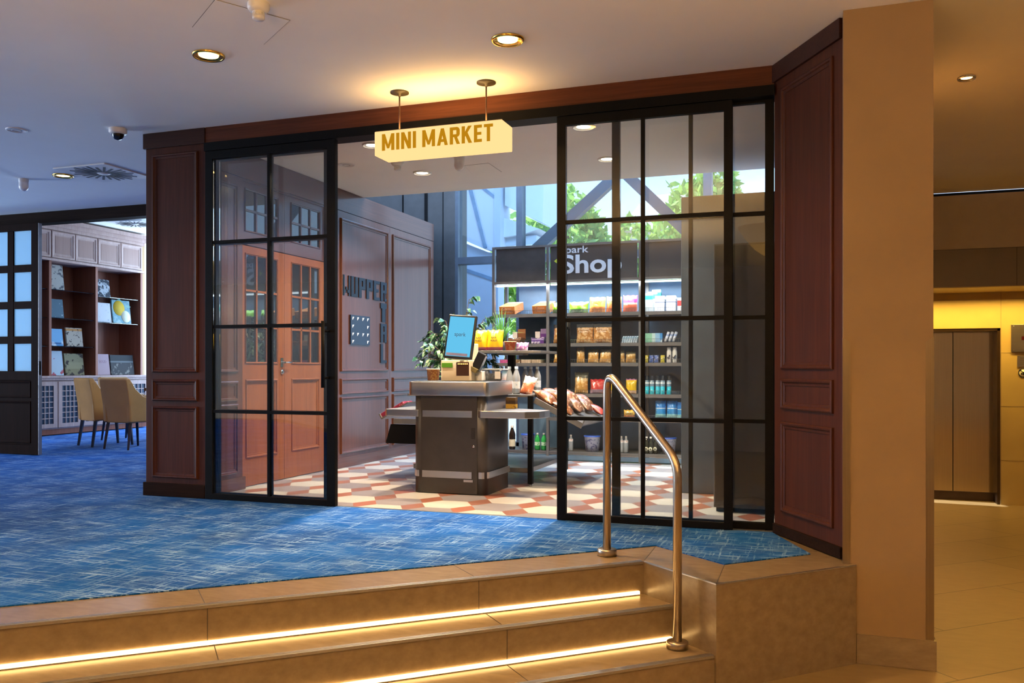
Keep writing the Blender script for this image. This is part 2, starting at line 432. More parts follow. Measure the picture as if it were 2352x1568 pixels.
glazed(d2, -1.578, -.46, YF-.022, .008, 2.643, .058, .05, RZ); bar_handle(d2, -1.535, YF+.018, .095, -.01)
w1 = thing('window_1', (-3.8, YF+.06, 0), 'fixed black framed glazing behind the sliding door by the left pier', 'window')
w1['kind'] = 'structure'
glazed(w1, -4.355, -3.30, YF+.05, .008, 2.645, .062, .065, RZ)
w2 = thing('window_2', (-.7, YF+.06, 0), 'fixed black framed glazing next to the right wooden pier', 'window')
w2['kind'] = 'structure'
glazed(w2, -1.228, -.22, YF+.05, .008, 2.69, .05, .05, RZ)

# ------------------------------------------------------------------ plaster column and lobby
col = MB().box(.151, .569, 4.745, 5.30, -.5, 2.829)
o = struct('wall_column', col, plaster)
guard_m = brushed('bronze_guard', (.30, .23, .14), .4, 'Z')
def guard(x, s, z0, z1):
    G = MB(); y = 4.745
    vs = [(x, y-.003, z0), (x+s*.034, y-.003, z0), (x+s*.034, y-.003, z1-.025), (x, y-.003, z1)]
    vs += [(p[0], y+.001, p[2]) for p in vs]
    G.add(vs, [(0, 1, 2, 3), (4, 5, 6, 7), (0, 1, 5, 4), (1, 2, 6, 5), (2, 3, 7, 6), (3, 0, 4, 7)])
    G.box(min(x, x-s*.003), max(x, x-s*.003), y-.003, y+.03, z0, z1)
    G.build('corner_guard', guard_m, o)
guard(.151, 1, .002, 1.155); guard(.569, -1, -.352, 1.155)
MB().box(.215, .582, 4.73, 5.31, -.498, -.352).build('plinth', stone, o)

MB_ = MB
wall_tile = plain('ochre_wall_tile', (.50, .37, .15), .4, var=.08, vs=2.5)
fas_tile = plain('taupe_wall_tile', (.20, .165, .125), .4, var=.08, vs=2.5)
lobby_plaster = plain('lobby_plaster', (.55, .50, .43), .9, var=.03)
w = MB().box(.50, 6, 10.05, 10.2, 2.235, 2.80, 0)
o = struct('wall_lobby_fascia', w, lobby_plaster)
MB().box(.50, 6, 10.05, 10.2, 1.845, 2.235).build('tile_band', fas_tile, o)
MB().box(1.975, 1.979, 10.0485, 10.052, 1.846, 2.234).box(.5, 6, 10.0485, 10.052, 2.233, 2.237).build('tile_joint', grout, o)
MB().box(.50, 6, 10.05, 10.9, 1.835, 1.845).build('soffit', wall_tile, o)
MB().box(.50, 6, 10.06, 10.12, 2.80, 2.829).build('shadow_gap', black_metal, o)
w = MB().box(1.955, 6, 10.74, 11.2, -.5, 1.85).box(.5, 1.955, 10.74, 11.2, 1.44, 1.85)
o = struct('wall_elevator', w, wall_tile)
g = MB()
for z in (1.755, 1.167, .58, -.013): g.box(1.957, 6, 10.7385, 10.741, z-.002, z+.002)
g.box(.5, 1.955, 10.7385, 10.741, 1.753, 1.757).box(1.957, 1.961, 10.7385, 10.741, -.5, 1.84); g.build('tile_joint', plain('tile_joint_ochre', (.26, .20, .12), .8), o)
jm = plain('dark_bronze', (.06, .035, .02), .35, .7)
e = thing('door_3', (1.5, 10.9, -.5), 'polished steel elevator doors in the yellow lit niche', 'elevator door'); e['kind'] = 'structure'
MB().box(1.925, 1.955, 10.75, 11.02, -.5, 1.44).box(.6, 1.955, 10.75, 11.02, 1.41, 1.44).build('door_frame', jm, e)
lift = brushed('elevator_steel', (.66, .54, .34), .12, 'Z')
MB().box(.75, 1.514, 10.98, 11.0, -.5, 1.41).build('door_leaf', lift, e)
MB().box(1.522, 1.925, 10.98, 11.0, -.5, 1.41).build('door_leaf', lift, e)
MB().box(.75, 1.925, 11.0, 11.05, -.5, 1.41).build('shaft_gap', black_metal, e)
MB().box(.75, 1.925, 10.972, 10.98, -.5, -.40).build('kick_plate', jm, e)
struct('wall_right', MB().box(6, 6.2, -5, 11.2, -.5, 2.83), lobby_plaster)
struct('wall_back', MB().box(-15, 6.2, -5.2, -5, -.5, 2.83), lobby_plaster)
struct('wall_divider', MB().box(.16, .56, 5.30, 10.74, -.5, 2.83), plaster)
struct('wall_shop_right', MB().box(.02, .16, 5.58, 10.2, 0, 2.36), grey_clad)

# ------------------------------------------------------------------ library end wall beyond the left passage
struct('trim_passage_lintel', MB().prism([(-14.5, 7.80), (-4.95, 7.80), (-4.95, 7.95), (-14.5, 7.95)], 2.70, 2.84).box(-14.5, -6.6, 7.81, 7.94, 2.84, 3.30), wood_dark_shaded_h)
struct('wall_library_left', MB().box(-11.35, -11.2, 7.95, 12.4, 0, 3.26), plaster)
struct('wall_library_right', MB().box(-4.94, -4.88, 5.6, 10.15, 0, 2.76), wood_dark)
# ================================================================== left wall of the shop
XW = -4.42; YU = (0, 1); NXp = (1, 0)
ws = MB().box(-4.87, -4.505, 5.585, 9.80, 0, 2.56)
ws.box(-4.505, XW, 5.585, 6.0, 0, 2.56).box(-4.505, XW, 7.36, 9.80, 0, 2.56)
for y0, y1 in ((5.68, 5.93), (7.56, 8.575), (8.69, 9.70)):
    for z0, z1 in ((.965, 2.49), (.735, .895), (.145, .71)): ws.mould((XW, 0), YU, NXp, y0, y1, z0, z1, .04, .018)
ws.box(XW-.001, XW+.001, 8.628, 8.634, .1, 2.55)
o = struct('wall_shop_left', ws, wood_panel)
MB().box(-4.87, XW+.004, 5.585, 9.80, 2.565, 2.775).box(-4.87, XW-.02, 5.585, 9.80, 2.55, 2.57).build('cornice', wood_panel_y, o)
MB().box(-4.5, XW+.016, 5.585, 6.02, .008, .11).box(-4.5, XW+.016, 7.37, 9.80, .008, .11).build('plinth', wood_panel_y, o)
dark_pane, nt, out = new_mat('dark_mirror_glazing')
bb_ = nt.nodes.new('ShaderNodeBsdfDiffuse'); bb_.inputs[0].default_value = (.012, .014, .018, 1)
gg = nt.nodes.new('ShaderNodeBsdfGlossy'); gg.inputs['Roughness'].default_value = .01
fr = nt.nodes.new('ShaderNodeFresnel'); fr.inputs[0].default_value = 2.2
mx = nt.nodes.new('ShaderNodeMixShader'); L(nt, fr.outputs[0], mx.inputs[0]); L(nt, bb_.outputs[0], mx.inputs[1]); L(nt, gg.outputs[0], mx.inputs[2]); L(nt, mx.outputs[0], out.inputs[0])
def sash(mb, gl, x, y0, y1, z0, z1, nc, nr, bar=.018):
    gl.box(x-.012, x-.008, y0, y1, z0, z1)
    for k in range(1, nc):
        yy = y0+(y1-y0)*k/nc; mb.box(x-.02, x+.004, yy-bar/2, yy+bar/2, z0, z1)
    for k in range(1, nr):
        zz = z0+(z1-z0)*k/nr; mb.box(x-.02, x+.004, y0, y1, zz-bar/2, zz+bar/2)
    mb.mould((x, 0), YU, NXp, y0-.012, y1+.012, z0-.012, z1+.012, .014, .01)
XD = -4.462
dd = thing('door_4', (XD, 6.66, 0), 'pair of brown wooden doors with small glass panes in the shop side wall', 'wooden door'); dd['kind'] = 'structure'
tr = MB(); tg = MB()
for y0, y1 in ((5.985, 6.66), (6.66, 7.35)):
    a, c_ = y0+.11, y1-.11
    tr.box(XD-.035, XD, y0+.002, a, 2.03, 2.55).box(XD-.035, XD, c_, y1-.002, 2.03, 2.55).box(XD-.035, XD, a, c_, 2.03, 2.15).box(XD-.035, XD, a, c_, 2.49, 2.55)
    sash(tr, tg, XD, a, c_, 2.15, 2.49, 3, 2)
tr.build('transom', wood_panel, dd); tg.build('transom_pane', dark_pane, dd)
for i, (y0, y1) in enumerate(((5.985, 6.66), (6.66, 7.35))):
    a, c_ = y0+.115, y1-.115; lf = MB(); lg = MB()
    lf.box(XD-.04, XD, y0+.002, a, .012, 2.022).box(XD-.04, XD, c_, y1-.002, .012, 2.022)
    lf.box(XD-.04, XD, a, c_, .012, .25).box(XD-.04, XD, a, c_, .90, 1.05).box(XD-.04, XD, a, c_, 1.95, 2.022).box(XD-.04, XD-.012, a, c_, .25, .90)
    lf.mould((XD-.012, 0), YU, NXp, a-.005, c_+.005, .245, .905, .03, .022)
    sash(lf, lg, XD, a, c_, 1.05, 1.95, 3, 3)
    leaf = lf.build('door_leaf', wood_door, dd); lg.build('pane', dark_pane, leaf)
    if i == 0:
        h = MB().tube([(XD, 6.615, 1.05), (XD+.045, 6.615, 1.05), (XD+.05, 6.60, 1.05), (XD+.05, 6.50+.2, 1.05)], .009, 10)
        h.box(XD, XD+.006, 6.595, 6.635, 1.01, 1.09); h.lathe([(.02, 0), (.02, .012), (.008, .014)], (XD, 6.615, .965), 14, M=Matrix.Rotation(rad(90), 4, 'Y'))
        tag(h.build('door_handle', chrome, dd), 'chrome lever handle')
# cut-out lettering and dark plate on the panelling
GL = {'W': ['X...X', 'X...X', 'X...X', 'X...X', 'X.X.X', 'XX.XX', 'X...X'], 'U': ['XX.XX']*6+['XXXXX'], 'P': ['XXXXX', 'XX.XX', 'XX.XX', 'XXXXX', 'XX...', 'XX...', 'XX...'],
      'E': ['XXXXX', 'XX...', 'XX...', 'XXXX.', 'XX...', 'XX...', 'XXXXX'], 'R': ['XXXXX', 'XX.XX', 'XX.XX', 'XXXXX', 'XX.X.', 'XX.X.', 'XX.XX'],
      'T': ['XXXXX', 'XXXXX', '.XXX.', '.XXX.', '.XXX.', '.XXX.', '.XXX.'], 'A': ['XXXXX', 'XX.XX', 'XX.XX', 'XXXXX', 'XX.XX', 'XX.XX', 'XX.XX'], 'L': ['XX...']*6+['XXXXX']}
letter_blue = plain('petrol_lettering', (.004, .012, .024), .45)
wl_ = thing('wall_lettering', (XW, 8.08, 1.8), 'dark petrol block letters reading WUPPERTAL on the panelled shop wall', 'lettering')
def blk(ch, y, z, w=.135, h=.205):
    mb = MB(); cw, chh = w/5, h/7
    for r, row in enumerate(GL[ch]):
        c0 = 0
        while c0 < 5:
            if row[c0] == 'X':
                c1 = c0
                while c1 < 5 and row[c1] == 'X': c1 += 1
                mb.box(XW+.001, XW+.010, y+c0*cw, y+c1*cw, z+h-(r+1)*chh, z+h-r*chh); c0 = c1
            else: c0 += 1
    mb.build('letter', letter_blue, wl_)
for i, ch in enumerate('WUPPER'): blk(ch, 7.605+.159*i, 1.728)
for i, ch in enumerate('TAL'): blk(ch, 8.40, 1.50-.222*i)
plate = thing('wall_plate', (XW, 7.945, 1.39), 'square dark blue plate with white triangles under the wall lettering', 'plate')
MB().box(XW+.001, XW+.014, 7.744, 8.146, 1.24, 1.54).build('plate_board', plain('navy_gloss', (.004, .012, .03), .15), plate)
tri = MB()
for r, z in enumerate((1.50, 1.42, 1.34, 1.265)):
    for k, y in enumerate((7.775, 7.875, 7.985, 8.085)):
        if (r == 1 or r == 3) and k in (1, 2): continue
        tri.add([(XW+.016, y, z+.02), (XW+.016, y+.036, z+.02), (XW+.016, y, z-.012), (XW+.0135, y, z+.02), (XW+.0135, y+.036, z+.02), (XW+.0135, y, z-.012)], [(0, 1, 2), (3, 4, 5), (0, 1, 4, 3), (1, 2, 5, 4), (2, 0, 3, 5)])
tri.build('triangle_pattern', white_ink, plate)

# ================================================================== back glazing, outside
YG = 10.2
gz = MB()
gz.box(-5.6, -4.28, YG-.05, YG+.35, 0, 4.6)
o = struct('wall_glazing_column', gz, column_clad)
MB().box(-4.70, -4.66, YG-.062, YG-.05, 0, 4.6).box(-4.45, -4.44, YG-.055, YG-.05, 0, 4.6).box(-5.02, -5.0, YG-.055, YG-.05, 0, 4.6).build('seam', black_metal, o)
wb = thing('window_3', (-2, YG, 0), 'tall grey framed shop window above and beside the shelving', 'window'); wb['kind'] = 'structure'
fm = MB()
for x0, x1 in ((-4.28, -4.24), (-3.46, -3.385), (-1.185, -1.09), (.0, .08)): fm.box(x0, x1, YG-.05, YG+.1, 0, 4.6)
fm.box(-4.24, .08, YG-.05, YG+.1, 2.315, 2.40).box(-4.24, .08, YG-.05, YG+.1, 4.52, 4.6).box(-4.24, .08, YG-.05, YG+.1, 0, .08)
fm.build('frame', grey_clad, wb); MB().box(-4.24, .0, YG+.02, YG+.028, .08, 4.52).build('pane', pane_back, wb)
for nm, a, bb, lab in (('l', (-2.31, 3.35), (-3.42, 2.43), 'grey diagonal steel brace outside the shop window rising to the upper right'), ('r', (-2.15, 3.37), (-.55, 1.75), 'grey diagonal steel brace outside the shop window falling to the lower right')):
    A, B = Vector((a[0], 10.55, a[1])), Vector((bb[0], 10.55, bb[1])); d = (B-A); ln = d.length; d.normalize()
    up = Vector((0, 1, 0)); nrm = d.cross(up)
    M = Matrix((d, up, nrm)).transposed().to_4x4(); M.translation = (A+B)/2
    t = MB().mbox(M, ln, .12, .13).build('steel_brace', grey_clad, loc=tuple((A+B)/2)); tag(t, lab, 'brace', 'steel braces outside the shop window')
struct('trim_outer_beam', MB().box(-4.2, .1, 10.48, 10.62, 3.44, 3.60), grey_clad)
struct('ground_outside', MB().prism([(-30, 13.3), (-4.9, 13.3), (-4.9, 10.6), (.1, 10.6), (.1, 60), (-30, 60)], -.35, -.2), plain('outdoor_paving', (.35, .36, .33), .9))
# neighbouring white building with folded panels
nb = thing('neighbour_building', (-6, 13, 0), 'pale white building with slanted metal panels outside the shop window', 'building')
clad = plain('white_cladding', (.74, .78, .84), .5, var=.02); clad2 = plain('blue_grey_cladding', (.56, .64, .74), .5, var=.03); seam = plain('cladding_seam', (.22, .33, .46), .6)
def yp(poly, y0, y1):
    mb = MB(); n = len(poly)
    vs = [(x, y0, z) for x, z in poly]+[(x, y1, z) for x, z in poly]
    return mb.add(vs, [tuple(range(n)), tuple(range(2*n-1, n-1, -1))]+[(i, (i+1) % n, n+(i+1) % n, n+i) for i in range(n)])
def bar2(mb, a, b_, y, w=.05):
    d = Vector((b_[0]-a[0], b_[1]-a[1])); n = Vector((-d.y, d.x)).normalized()*w/2
    mb.join(yp([(a[0]-n.x, a[1]-n.y), (b_[0]-n.x, b_[1]-n.y), (b_[0]+n.x, b_[1]+n.y), (a[0]+n.x, a[1]+n.y)], y-.02, y))
yp([(-9, 6), (-4.6, 6), (-4.6, 2.80), (-4.76, 2.83), (-5.25, 3.05), (-9, 4.4)], 12.5, 12.9).build('upper_panel', clad, nb)
yp([(-9, 4.3), (-5.25, 3.0), (-4.76, 2.80), (-4.60, 2.78), (-4.60, -.2), (-9, -.2)], 12.62, 12.9).build('lower_panel', clad2, nb)
sm_ = MB(); bar2(sm_, (-5.1, 4.1), (-4.76, 2.85), 12.5); bar2(sm_, (-4.95, 3.9), (-4.6, 3.62), 12.5, .04); bar2(sm_, (-5.2, 2.56), (-4.6, 2.35), 12.62); sm_.build('panel_seam', seam, nb)
yp([(-4.60, 6), (-4.5, 6), (-4.5, 2.7), (-4.60, 2.7)], 12.45, 12.9).build('corner_post', clad2, nb)
MB().join(yp([(-4.46, 6), (-3.88, 6), (-3.84, 3.7), (-3.86, 3.2), (-4.46, 3.50)], 12.55, 13.6)).build('hanging_box', clad, nb)
MB().join(yp([(-4.5, 3.32), (-3.92, 3.12), (-4.2, 3.05), (-4.5, 3.02)], 12.6, 13.4)).build('canopy', clad, nb)
MB().join(yp([(-4.5, 3.04), (-4.0, 3.04), (-4.0, 2.9), (-4.5, 2.9)], 12.7, 13.3)).build('canopy_soffit', clad2, nb)
hs_ = thing('town_house', (-5.2, 32, 0), 'distant house with pale roof behind the trees', 'house')
MB().box(-6.4, -3.9, 31, 35, -.2, 6.0).build('wall', plain('house_wall', (.6, .58, .55), .9), hs_)
MB().add([(-6.6, 30.8, 5.95), (-3.7, 30.8, 5.95), (-3.7, 35.2, 5.95), (-6.6, 35.2, 5.95), (-6.0, 33, 7.6), (-4.5, 33, 7.6)], [(0, 1, 5, 4), (1, 2, 5), (2, 3, 4, 5), (3, 0, 4), (0, 3, 2, 1)]).build('roof', plain('pale_roof', (.52, .46, .42), .9), hs_)

lm, nt, out = new_mat('leaf_green')
pr = principled(nt, out, (.2, .4, .05), .6); tl = nt.nodes.new('ShaderNodeBsdfTranslucent'); ad = nt.nodes.new('ShaderNodeMixShader'); ad.inputs[0].default_value = .55
cc = ramp(nt, noise(nt, coords(nt), 2.2, 3.), [(.3, (.16, .36, .08)), (.7, (.48, .66, .14))]); L(nt, cc, pr.inputs['Base Color']); L(nt, cc, tl.inputs[0])
L(nt, pr.outputs[0], ad.inputs[1]); L(nt, tl.outputs[0], ad.inputs[2]); L(nt, ad.outputs[0], out.inputs[0])
bark = plain('bark', (.10, .07, .05), .9)
def leaf_quad(mb, p, s, rnd):
    a = Vector((rnd.gauss(0, 1), rnd.gauss(0, 1), rnd.gauss(0, 1))).normalized()
    b_ = a.cross(Vector((rnd.gauss(0, 1), rnd.gauss(0, 1), rnd.gauss(0, 1)))).normalized()
    mb.add([p-a*s, p+b_*s*.45, p+a*s, p-b_*s*.45], [(0, 1, 2, 3)])
def tree(x, y, blobs, label, seed, n=2600, ls=.16):
    rnd = random.Random(seed); t = thing('leafy_tree', (x, y, -.2), label, 'tree', 'trees outside the shop window')
    mb = MB(); tot = sum(b_[3]**2 for b_ in blobs)
    for bx, by, bz, r in blobs:
        for _ in range(int(n*r*r/tot)):
            d = Vector((rnd.gauss(0, 1), rnd.gauss(0, 1), rnd.gauss(0, 1))).normalized(); rr = r*(.72+.32*rnd.random())*(1+.12*math.sin(7*d.x+5*d.z+seed))
            leaf_quad(mb, Vector((x+bx, y+by, bz))+d*rr, ls*(.7+.6*rnd.random()), rnd)
    mb.build('crown', lm, t)
    tk = MB().tube([(x, y, -.2), (x+.1, y, 1.5), (x-.05, y, 3.5)], [.22, .18, .1], 10)
    for bx, by, bz, r in blobs[:4]: tk.tube([(x, y, 2.2), (x+bx*.5, y+by*.5, (2.4+bz)/2), (x+bx, y+by, bz)], [.12, .08, .03], 8)
    tk.build('trunk', bark, t)
tree(-6.3, 22, [(0, 0, 3.9, 1.5), (-.9, .2, 3.3, 1.2), (.8, 0, 3.5, 1.1), (.2, .2, 4.7, 1.0), (-1.3, .4, 2.2, 1.2), (1.1, .3, 2.4, 1.2)], 'leafy green tree seen left of the diagonal braces', 3, 5200)
tree(-5.2, 27, [(0, 0, 4.5, 1.2), (-.8, .2, 3.5, 1.2), (1.0, .1, 3.3, 1.1), (.1, 0, 2.4, 1.3), (2.0, .2, 2.5, 1.2), (2.0, .2, 3.6, .7)], 'leafy green tree between the two diagonal braces', 5, 4600)
tree(-2.25, 19, [(0, 0, 4.3, .85), (.5, 0, 3.4, .9), (.3, .1, 4.9, .5), (-.1, 0, 3.1, .55)], 'leafy green tree right of the braces, above the dark cabinet wall', 9, 2600, .13)

# dark partition and tall cabinet at the right of the shop
struct('wall_partition', MB().box(-.985, .02, 6.96, 9.3, .006, 2.36), grey_clad, None, .004)
fg = thing('tall_cabinet', (-.3, 6.4, 0), 'tall dark grey cabinet standing in front of the grey partition on the right', 'cabinet')
MB().box(-.645, .015, 6.14, 6.93, .035, 1.86).build('carcass', grey_case, fg, .006)
MB().box(-.63, .01, 6.16, 6.92, .007, .035).build('plinth', black_metal, fg)
MB().box(-.637, .01, 6.118, 6.138, .06, 1.845).build('door', plain('grey_glass_front', (.035, .038, .042), .12), fg, .003)
# ================================================================== library behind the passage
leather = plain('tan_leather', (.47, .235, .07), .45, 0, .4, .08, 5.)
leg_dark = plain('dark_chair_leg', (.012, .014, .03), .4)
# sliding wooden door with frosted panes
frost, nt, out = new_mat('frosted_glazing')
d_ = nt.nodes.new('ShaderNodeBsdfDiffuse'); d_.inputs[0].default_value = (.55, .72, .82, 1); t_ = nt.nodes.new('ShaderNodeBsdfTranslucent'); t_.inputs[0].default_value = (.66, .88, .98, 1)
mx = nt.nodes.new('ShaderNodeMixShader'); mx.inputs[0].default_value = .6; L(nt, d_.outputs[0], mx.inputs[1]); L(nt, t_.outputs[0], mx.inputs[2]); L(nt, mx.outputs[0], out.inputs[0])
d5 = thing('door_5', (-8.9, 7.57, 0), 'dark wooden sliding door with frosted panes at the left edge', 'wooden door'); d5['kind'] = 'structure'
y0, y1 = 7.55, 7.60
cols = [(-9.46, -9.17), (-9.08, -8.79), (-8.70, -8.42)]; rows = [(.965, 1.28), (1.365, 1.68), (1.765, 2.10), (2.185, 2.575)]
fr = MB().box(-9.56, -9.46, y0, y1, .012, 2.65).box(-8.42, -8.32, y0, y1, .012, 2.65)
for a, b_ in ((.012, .12), (.86, .965), (2.575, 2.65)): fr.box(-9.46, -8.42, y0, y1, a, b_)
for k in range(2): fr.box(cols[k][1], cols[k+1][0], y0+.006, y1-.006, .965, 2.575)
for k in range(3):
    for c_ in cols: fr.box(c_[0], c_[1], y0+.008, y1-.008, rows[k][1], rows[k+1][0])
fr.box(-9.46, -8.42, y0+.015, y1-.015, .12, .86)
fr.mould((0, y0+.015), (1, 0), (0, -1), -9.44, -8.44, .14, .62, .03, .012); fr.mould((0, y0+.015), (1, 0), (0, -1), -9.44, -8.44, .66, .85, .03, .012)
fr.build('door_leaf', wenge, d5, .003)
MB().box(-9.46, -8.42, y0+.022, y0+.028, .965, 2.575).build('pane', frost, d5)
MB().box(-8.321, -8.316, y0+.012, y0+.034, .92, 1.08).box(-8.322, -8.316, y0+.002, y1-.002, .012, 2.65).build('lock_plate', plain('door_edge_strip', (.30, .30, .32), .35, .7), d5)

wood_mid = wood('faded_cherry', (.22, .12, .095), (.34, .21, .17), 'Z')
bc = thing('bookcase', (-10.9, 10.4, 0), 'tall built-in bookcase with glass shelves and latticed lower doors in the library', 'bookcase')
XF, XB = -10.70, -11.18
DV = [9.02, 9.925, 10.81, 11.78]
cs = MB().box(XB, XB+.02, DV[0], DV[-1], .88, 3.05)
cs.box(XB, -10.58, DV[0]-.03, DV[-1]+.05, .02, .10)
for i, y in enumerate(DV): cs.box(XB+.02, XF, y-.022, y+.022, .885, 2.62)
cs.build('carcass', wood_case, bc)
up = MB().box(XB, XF-.01, DV[0]-.02, DV[-1]+.03, 2.62, 3.06).box(XB, XF+.03, DV[0]-.03, DV[-1]+.05, 2.60, 2.635)
up.build('upper_cabinet', wood_light, bc)
cr = MB()
for i, (a, b_) in enumerate(((3.06, .02), (3.11, .05), (3.17, .09))): cr.box(XB, XF+b_, DV[0]-.03-b_*.3, DV[-1]+.04+b_*.5, a, a+.06)
cr.build('cornice', wood_light, bc)
ys = []
for a, c_ in zip(DV[:-1], DV[1:]):
    m_ = (a+c_)/2; ys += [(a+.008, m_-.004), (m_+.004, c_-.008)]
for a, c_ in ys:
    dr = MB().box(XF-.008, XF+.006, a, c_, 2.645, 3.05); dr.mould((XF+.006, 0), (0, 1), (1, 0), a+.002, c_-.002, 2.648, 3.047, .06, .016)
    dq = dr.build('upper_door', wood_light, bc)
    MB().box(XF+.006, XF+.009, a+.075, c_-.075, 2.72, 2.975).build('door_panel', wood_mid, dq)
XL = -10.55
MB().box(XB, XL+.03, DV[0]-.03, DV[-1]+.05, .85, .885).box(XB, XL+.015, DV[0]-.02, DV[-1]+.04, .82, .85).build('counter_top', wood_light, bc, .004)
MB().box(XB, XL-.02, DV[0], DV[-1]+.03, .10, .82).build('lower_cabinet', wood_light, bc)
for a, c_ in ys:
    fr = MB().box(XL-.018, XL, a, a+.07, .12, .80).box(XL-.018, XL, c_-.07, c_, .12, .80).box(XL-.018, XL, a+.07, c_-.07, .12, .18).box(XL-.018, XL, a+.07, c_-.07, .74, .80)
    q = fr.build('lattice_door', wood_light, bc)
    MB().box(XL-.019, XL-.014, a+.07, c_-.07, .18, .74).build('door_backing', plain('dark_mesh_cloth', (.02, .035, .06), .7) if 'dark_mesh_cloth' not in MATS else MATS['dark_mesh_cloth'], q)
    la = MB()
    for k in range(1, 4):
        y = a+.07+(c_-a-.14)*k/4; la.box(XL-.012, XL-.004, y-.006, y+.006, .18, .74)
    for k in range(1, 7):
        z = .18+.56*k/7; la.box(XL-.013, XL-.005, a+.07, c_-.07, z-.006, z+.006)
    la.build('lattice', wood_light, q)
for bay, zs in ((0, (2.17, 1.745, 1.32)), (1, (2.17, 1.745, 1.32)), (2, (2.135, 1.725))):
    for z in zs: MB().box(XB+.025, XF-.03, DV[bay]+.025, DV[bay+1]-.025, z, z+.010).build('glass_shelf', shelf_glass, bc)
edge_m = plain('pale_shelf_standard', (.62, .78, .84), .3, .3)
for bay in (1, 2): MB().box(XB+.021, XB+.026, DV[bay]+.03, DV[bay]+.13, .89, 2.61).build('shelf_standard', edge_m, bc)

def cover(name, bg, bands, fig=None):
    """book cover: ground colour, loose blotches of a second colour"""
    bands = tuple((p, tuple(v*.55 for v in c_)) for p, c_ in bands)
    if fig: fig = (tuple(v*.6 for v in fig[0]),)+tuple(fig[1:])
    m_ = pack(name, bands, fig, .75, 12, 2)
    next(n for n in m_.node_tree.nodes if n.type == 'BSDF_PRINCIPLED').inputs['Specular IOR Level'].default_value = .12
    return m_
books = [
 (10.10, .27, .38, 2.181, 'pale grey book with loose ink sketch, tallest on the upper glass shelf', ((.0, (.55, .53, .48)),), ((.12, .12, .14), .56, .62, 14)),
 (10.105, .245, .285, 1.756, 'slate blue book with a small white figure on its cover', ((.0, (.12, .21, .27)),), ((.7, .75, .78), .66, .70, 16)),
 (10.11, .215, .262, 1.331, 'bright blue book with a white swirl, left on the third glass shelf', ((.0, (.12, .38, .70)), (.12, (.05, .15, .35)), (.2, (.25, .55, .85))), ((.75, .85, .92), .52, .66, 7)),
 (10.44, .31, .29, 1.331, 'cream book with scratchy dark marks beside the bright blue book', ((.0, (.55, .47, .38)), (.83, (.62, .30, .10)), (.95, (.55, .47, .38))), ((.07, .05, .05), .58, .63, 20)),
 (10.10, .25, .375, .886, 'pale blue book with a red branching tree on its cover', ((.0, (.58, .70, .80)),), ((.50, .10, .13), .57, .61, 9, .7)),
 (10.44, .36, .34, .886, 'olive and gold book with dark shapes beside the branching tree book', ((.0, (.28, .24, .13)), (.3, (.35, .31, .18)), (.6, (.30, .27, .16))), ((.05, .035, .03), .55, .60, 10)),
 (11.02, .26, .28, 2.146, 'black and white photo book, alone on the uppermost shelf of the right bay', ((.0, (.50, .55, .60)),), ((.04, .05, .07), .47, .53, 14)),
 (11.03, .29, .315, 1.736, 'white book with a pale drawing left of the melon cover', ((.0, (.70, .72, .76)),), ((.25, .35, .42), .64, .68, 18)),
 (11.41, .39, .385, 1.736, 'teal book with a big yellow melon on its cover', ((.0, (.22, .42, .48)),), ((.40, .56, .58), .5, .6, 8)),
 (11.01, .27, .34, .886, 'dusty pink book reading WOOD on its cover', ((.0, (.50, .36, .40)),), None),
 (11.425, .50, .33, .886, 'wide charcoal landscape book at the right end of the bookcase', ((.0, (.07, .07, .075)), (.62, (.17, .19, .20)), (.70, (.05, .055, .06))), ((.25, .24, .22), .56, .64, 12, .6)),
]
for i, (y, w_, h, z, lab, bands, fig) in enumerate(books):
    t = thing('book', (-10.765, y, z), lab, 'book', 'books on the glass shelves')
    M = Matrix.Translation((-10.765, y, z)) @ Matrix.Rotation(rad(-7), 4, 'Y')
    m_ = MB().box(-.012, .0125, -w_/2, w_/2, .002, h); m_.xf(M)
    bo = m_.build('cover', cover('book_cover_%d' % i, None, bands, fig), t, .002)
    MB().box(-.0095, .0, -w_/2+.004, w_/2+.0012, .005, h+.0012).xf(M).build('page_block', paper, t)
    if 'big yellow melon' in lab:
        mm = MB().lathe([(.001, .0), (.125, .0), (.122, .003), (.001, .004)], n=24, M=Matrix.Rotation(rad(90), 4, 'Y')); mm.xf(Matrix.Translation((.0125, -.05, .25))).xf(M)
        mm.build('melon_print', plain('melon_yellow', (.36, .24, .02), .7, 0, .1), t)
        m2 = MB().lathe([(.001, .0), (.10, .0), (.098, .003), (.001, .004)], n=24, M=Matrix.Rotation(rad(90), 4, 'Y')); m2.xf(Matrix.Translation((.0132, .085, .115))).xf(M)
        m2.build('slice_print', plain('melon_slice', (.48, .47, .36), .7, 0, .1), t)
        m3 = MB()
        for (a, b_) in ((-.03, .375), (.14, .29)): m3.join(MB().add([(.0138, a-.07, b_), (.0138, a, b_+.03), (.0138, a+.08, b_-.005), (.0138, a, b_-.03)], [(0, 1, 2, 3)]))
        m3.xf(M).build('leaf_print', plain('melon_leaf', (.02, .16, .14), .5), t)
    if 'WOOD' in lab:
        tm = text_mb('WOOD', .15, .055, .002); tm.xf(face_M((.0127, -.075, .19), (0, 1, 0), (0, 0, 1))).xf(M); tm.build('lettering', plain('plum_print', (.25, .12, .16), .5), t)

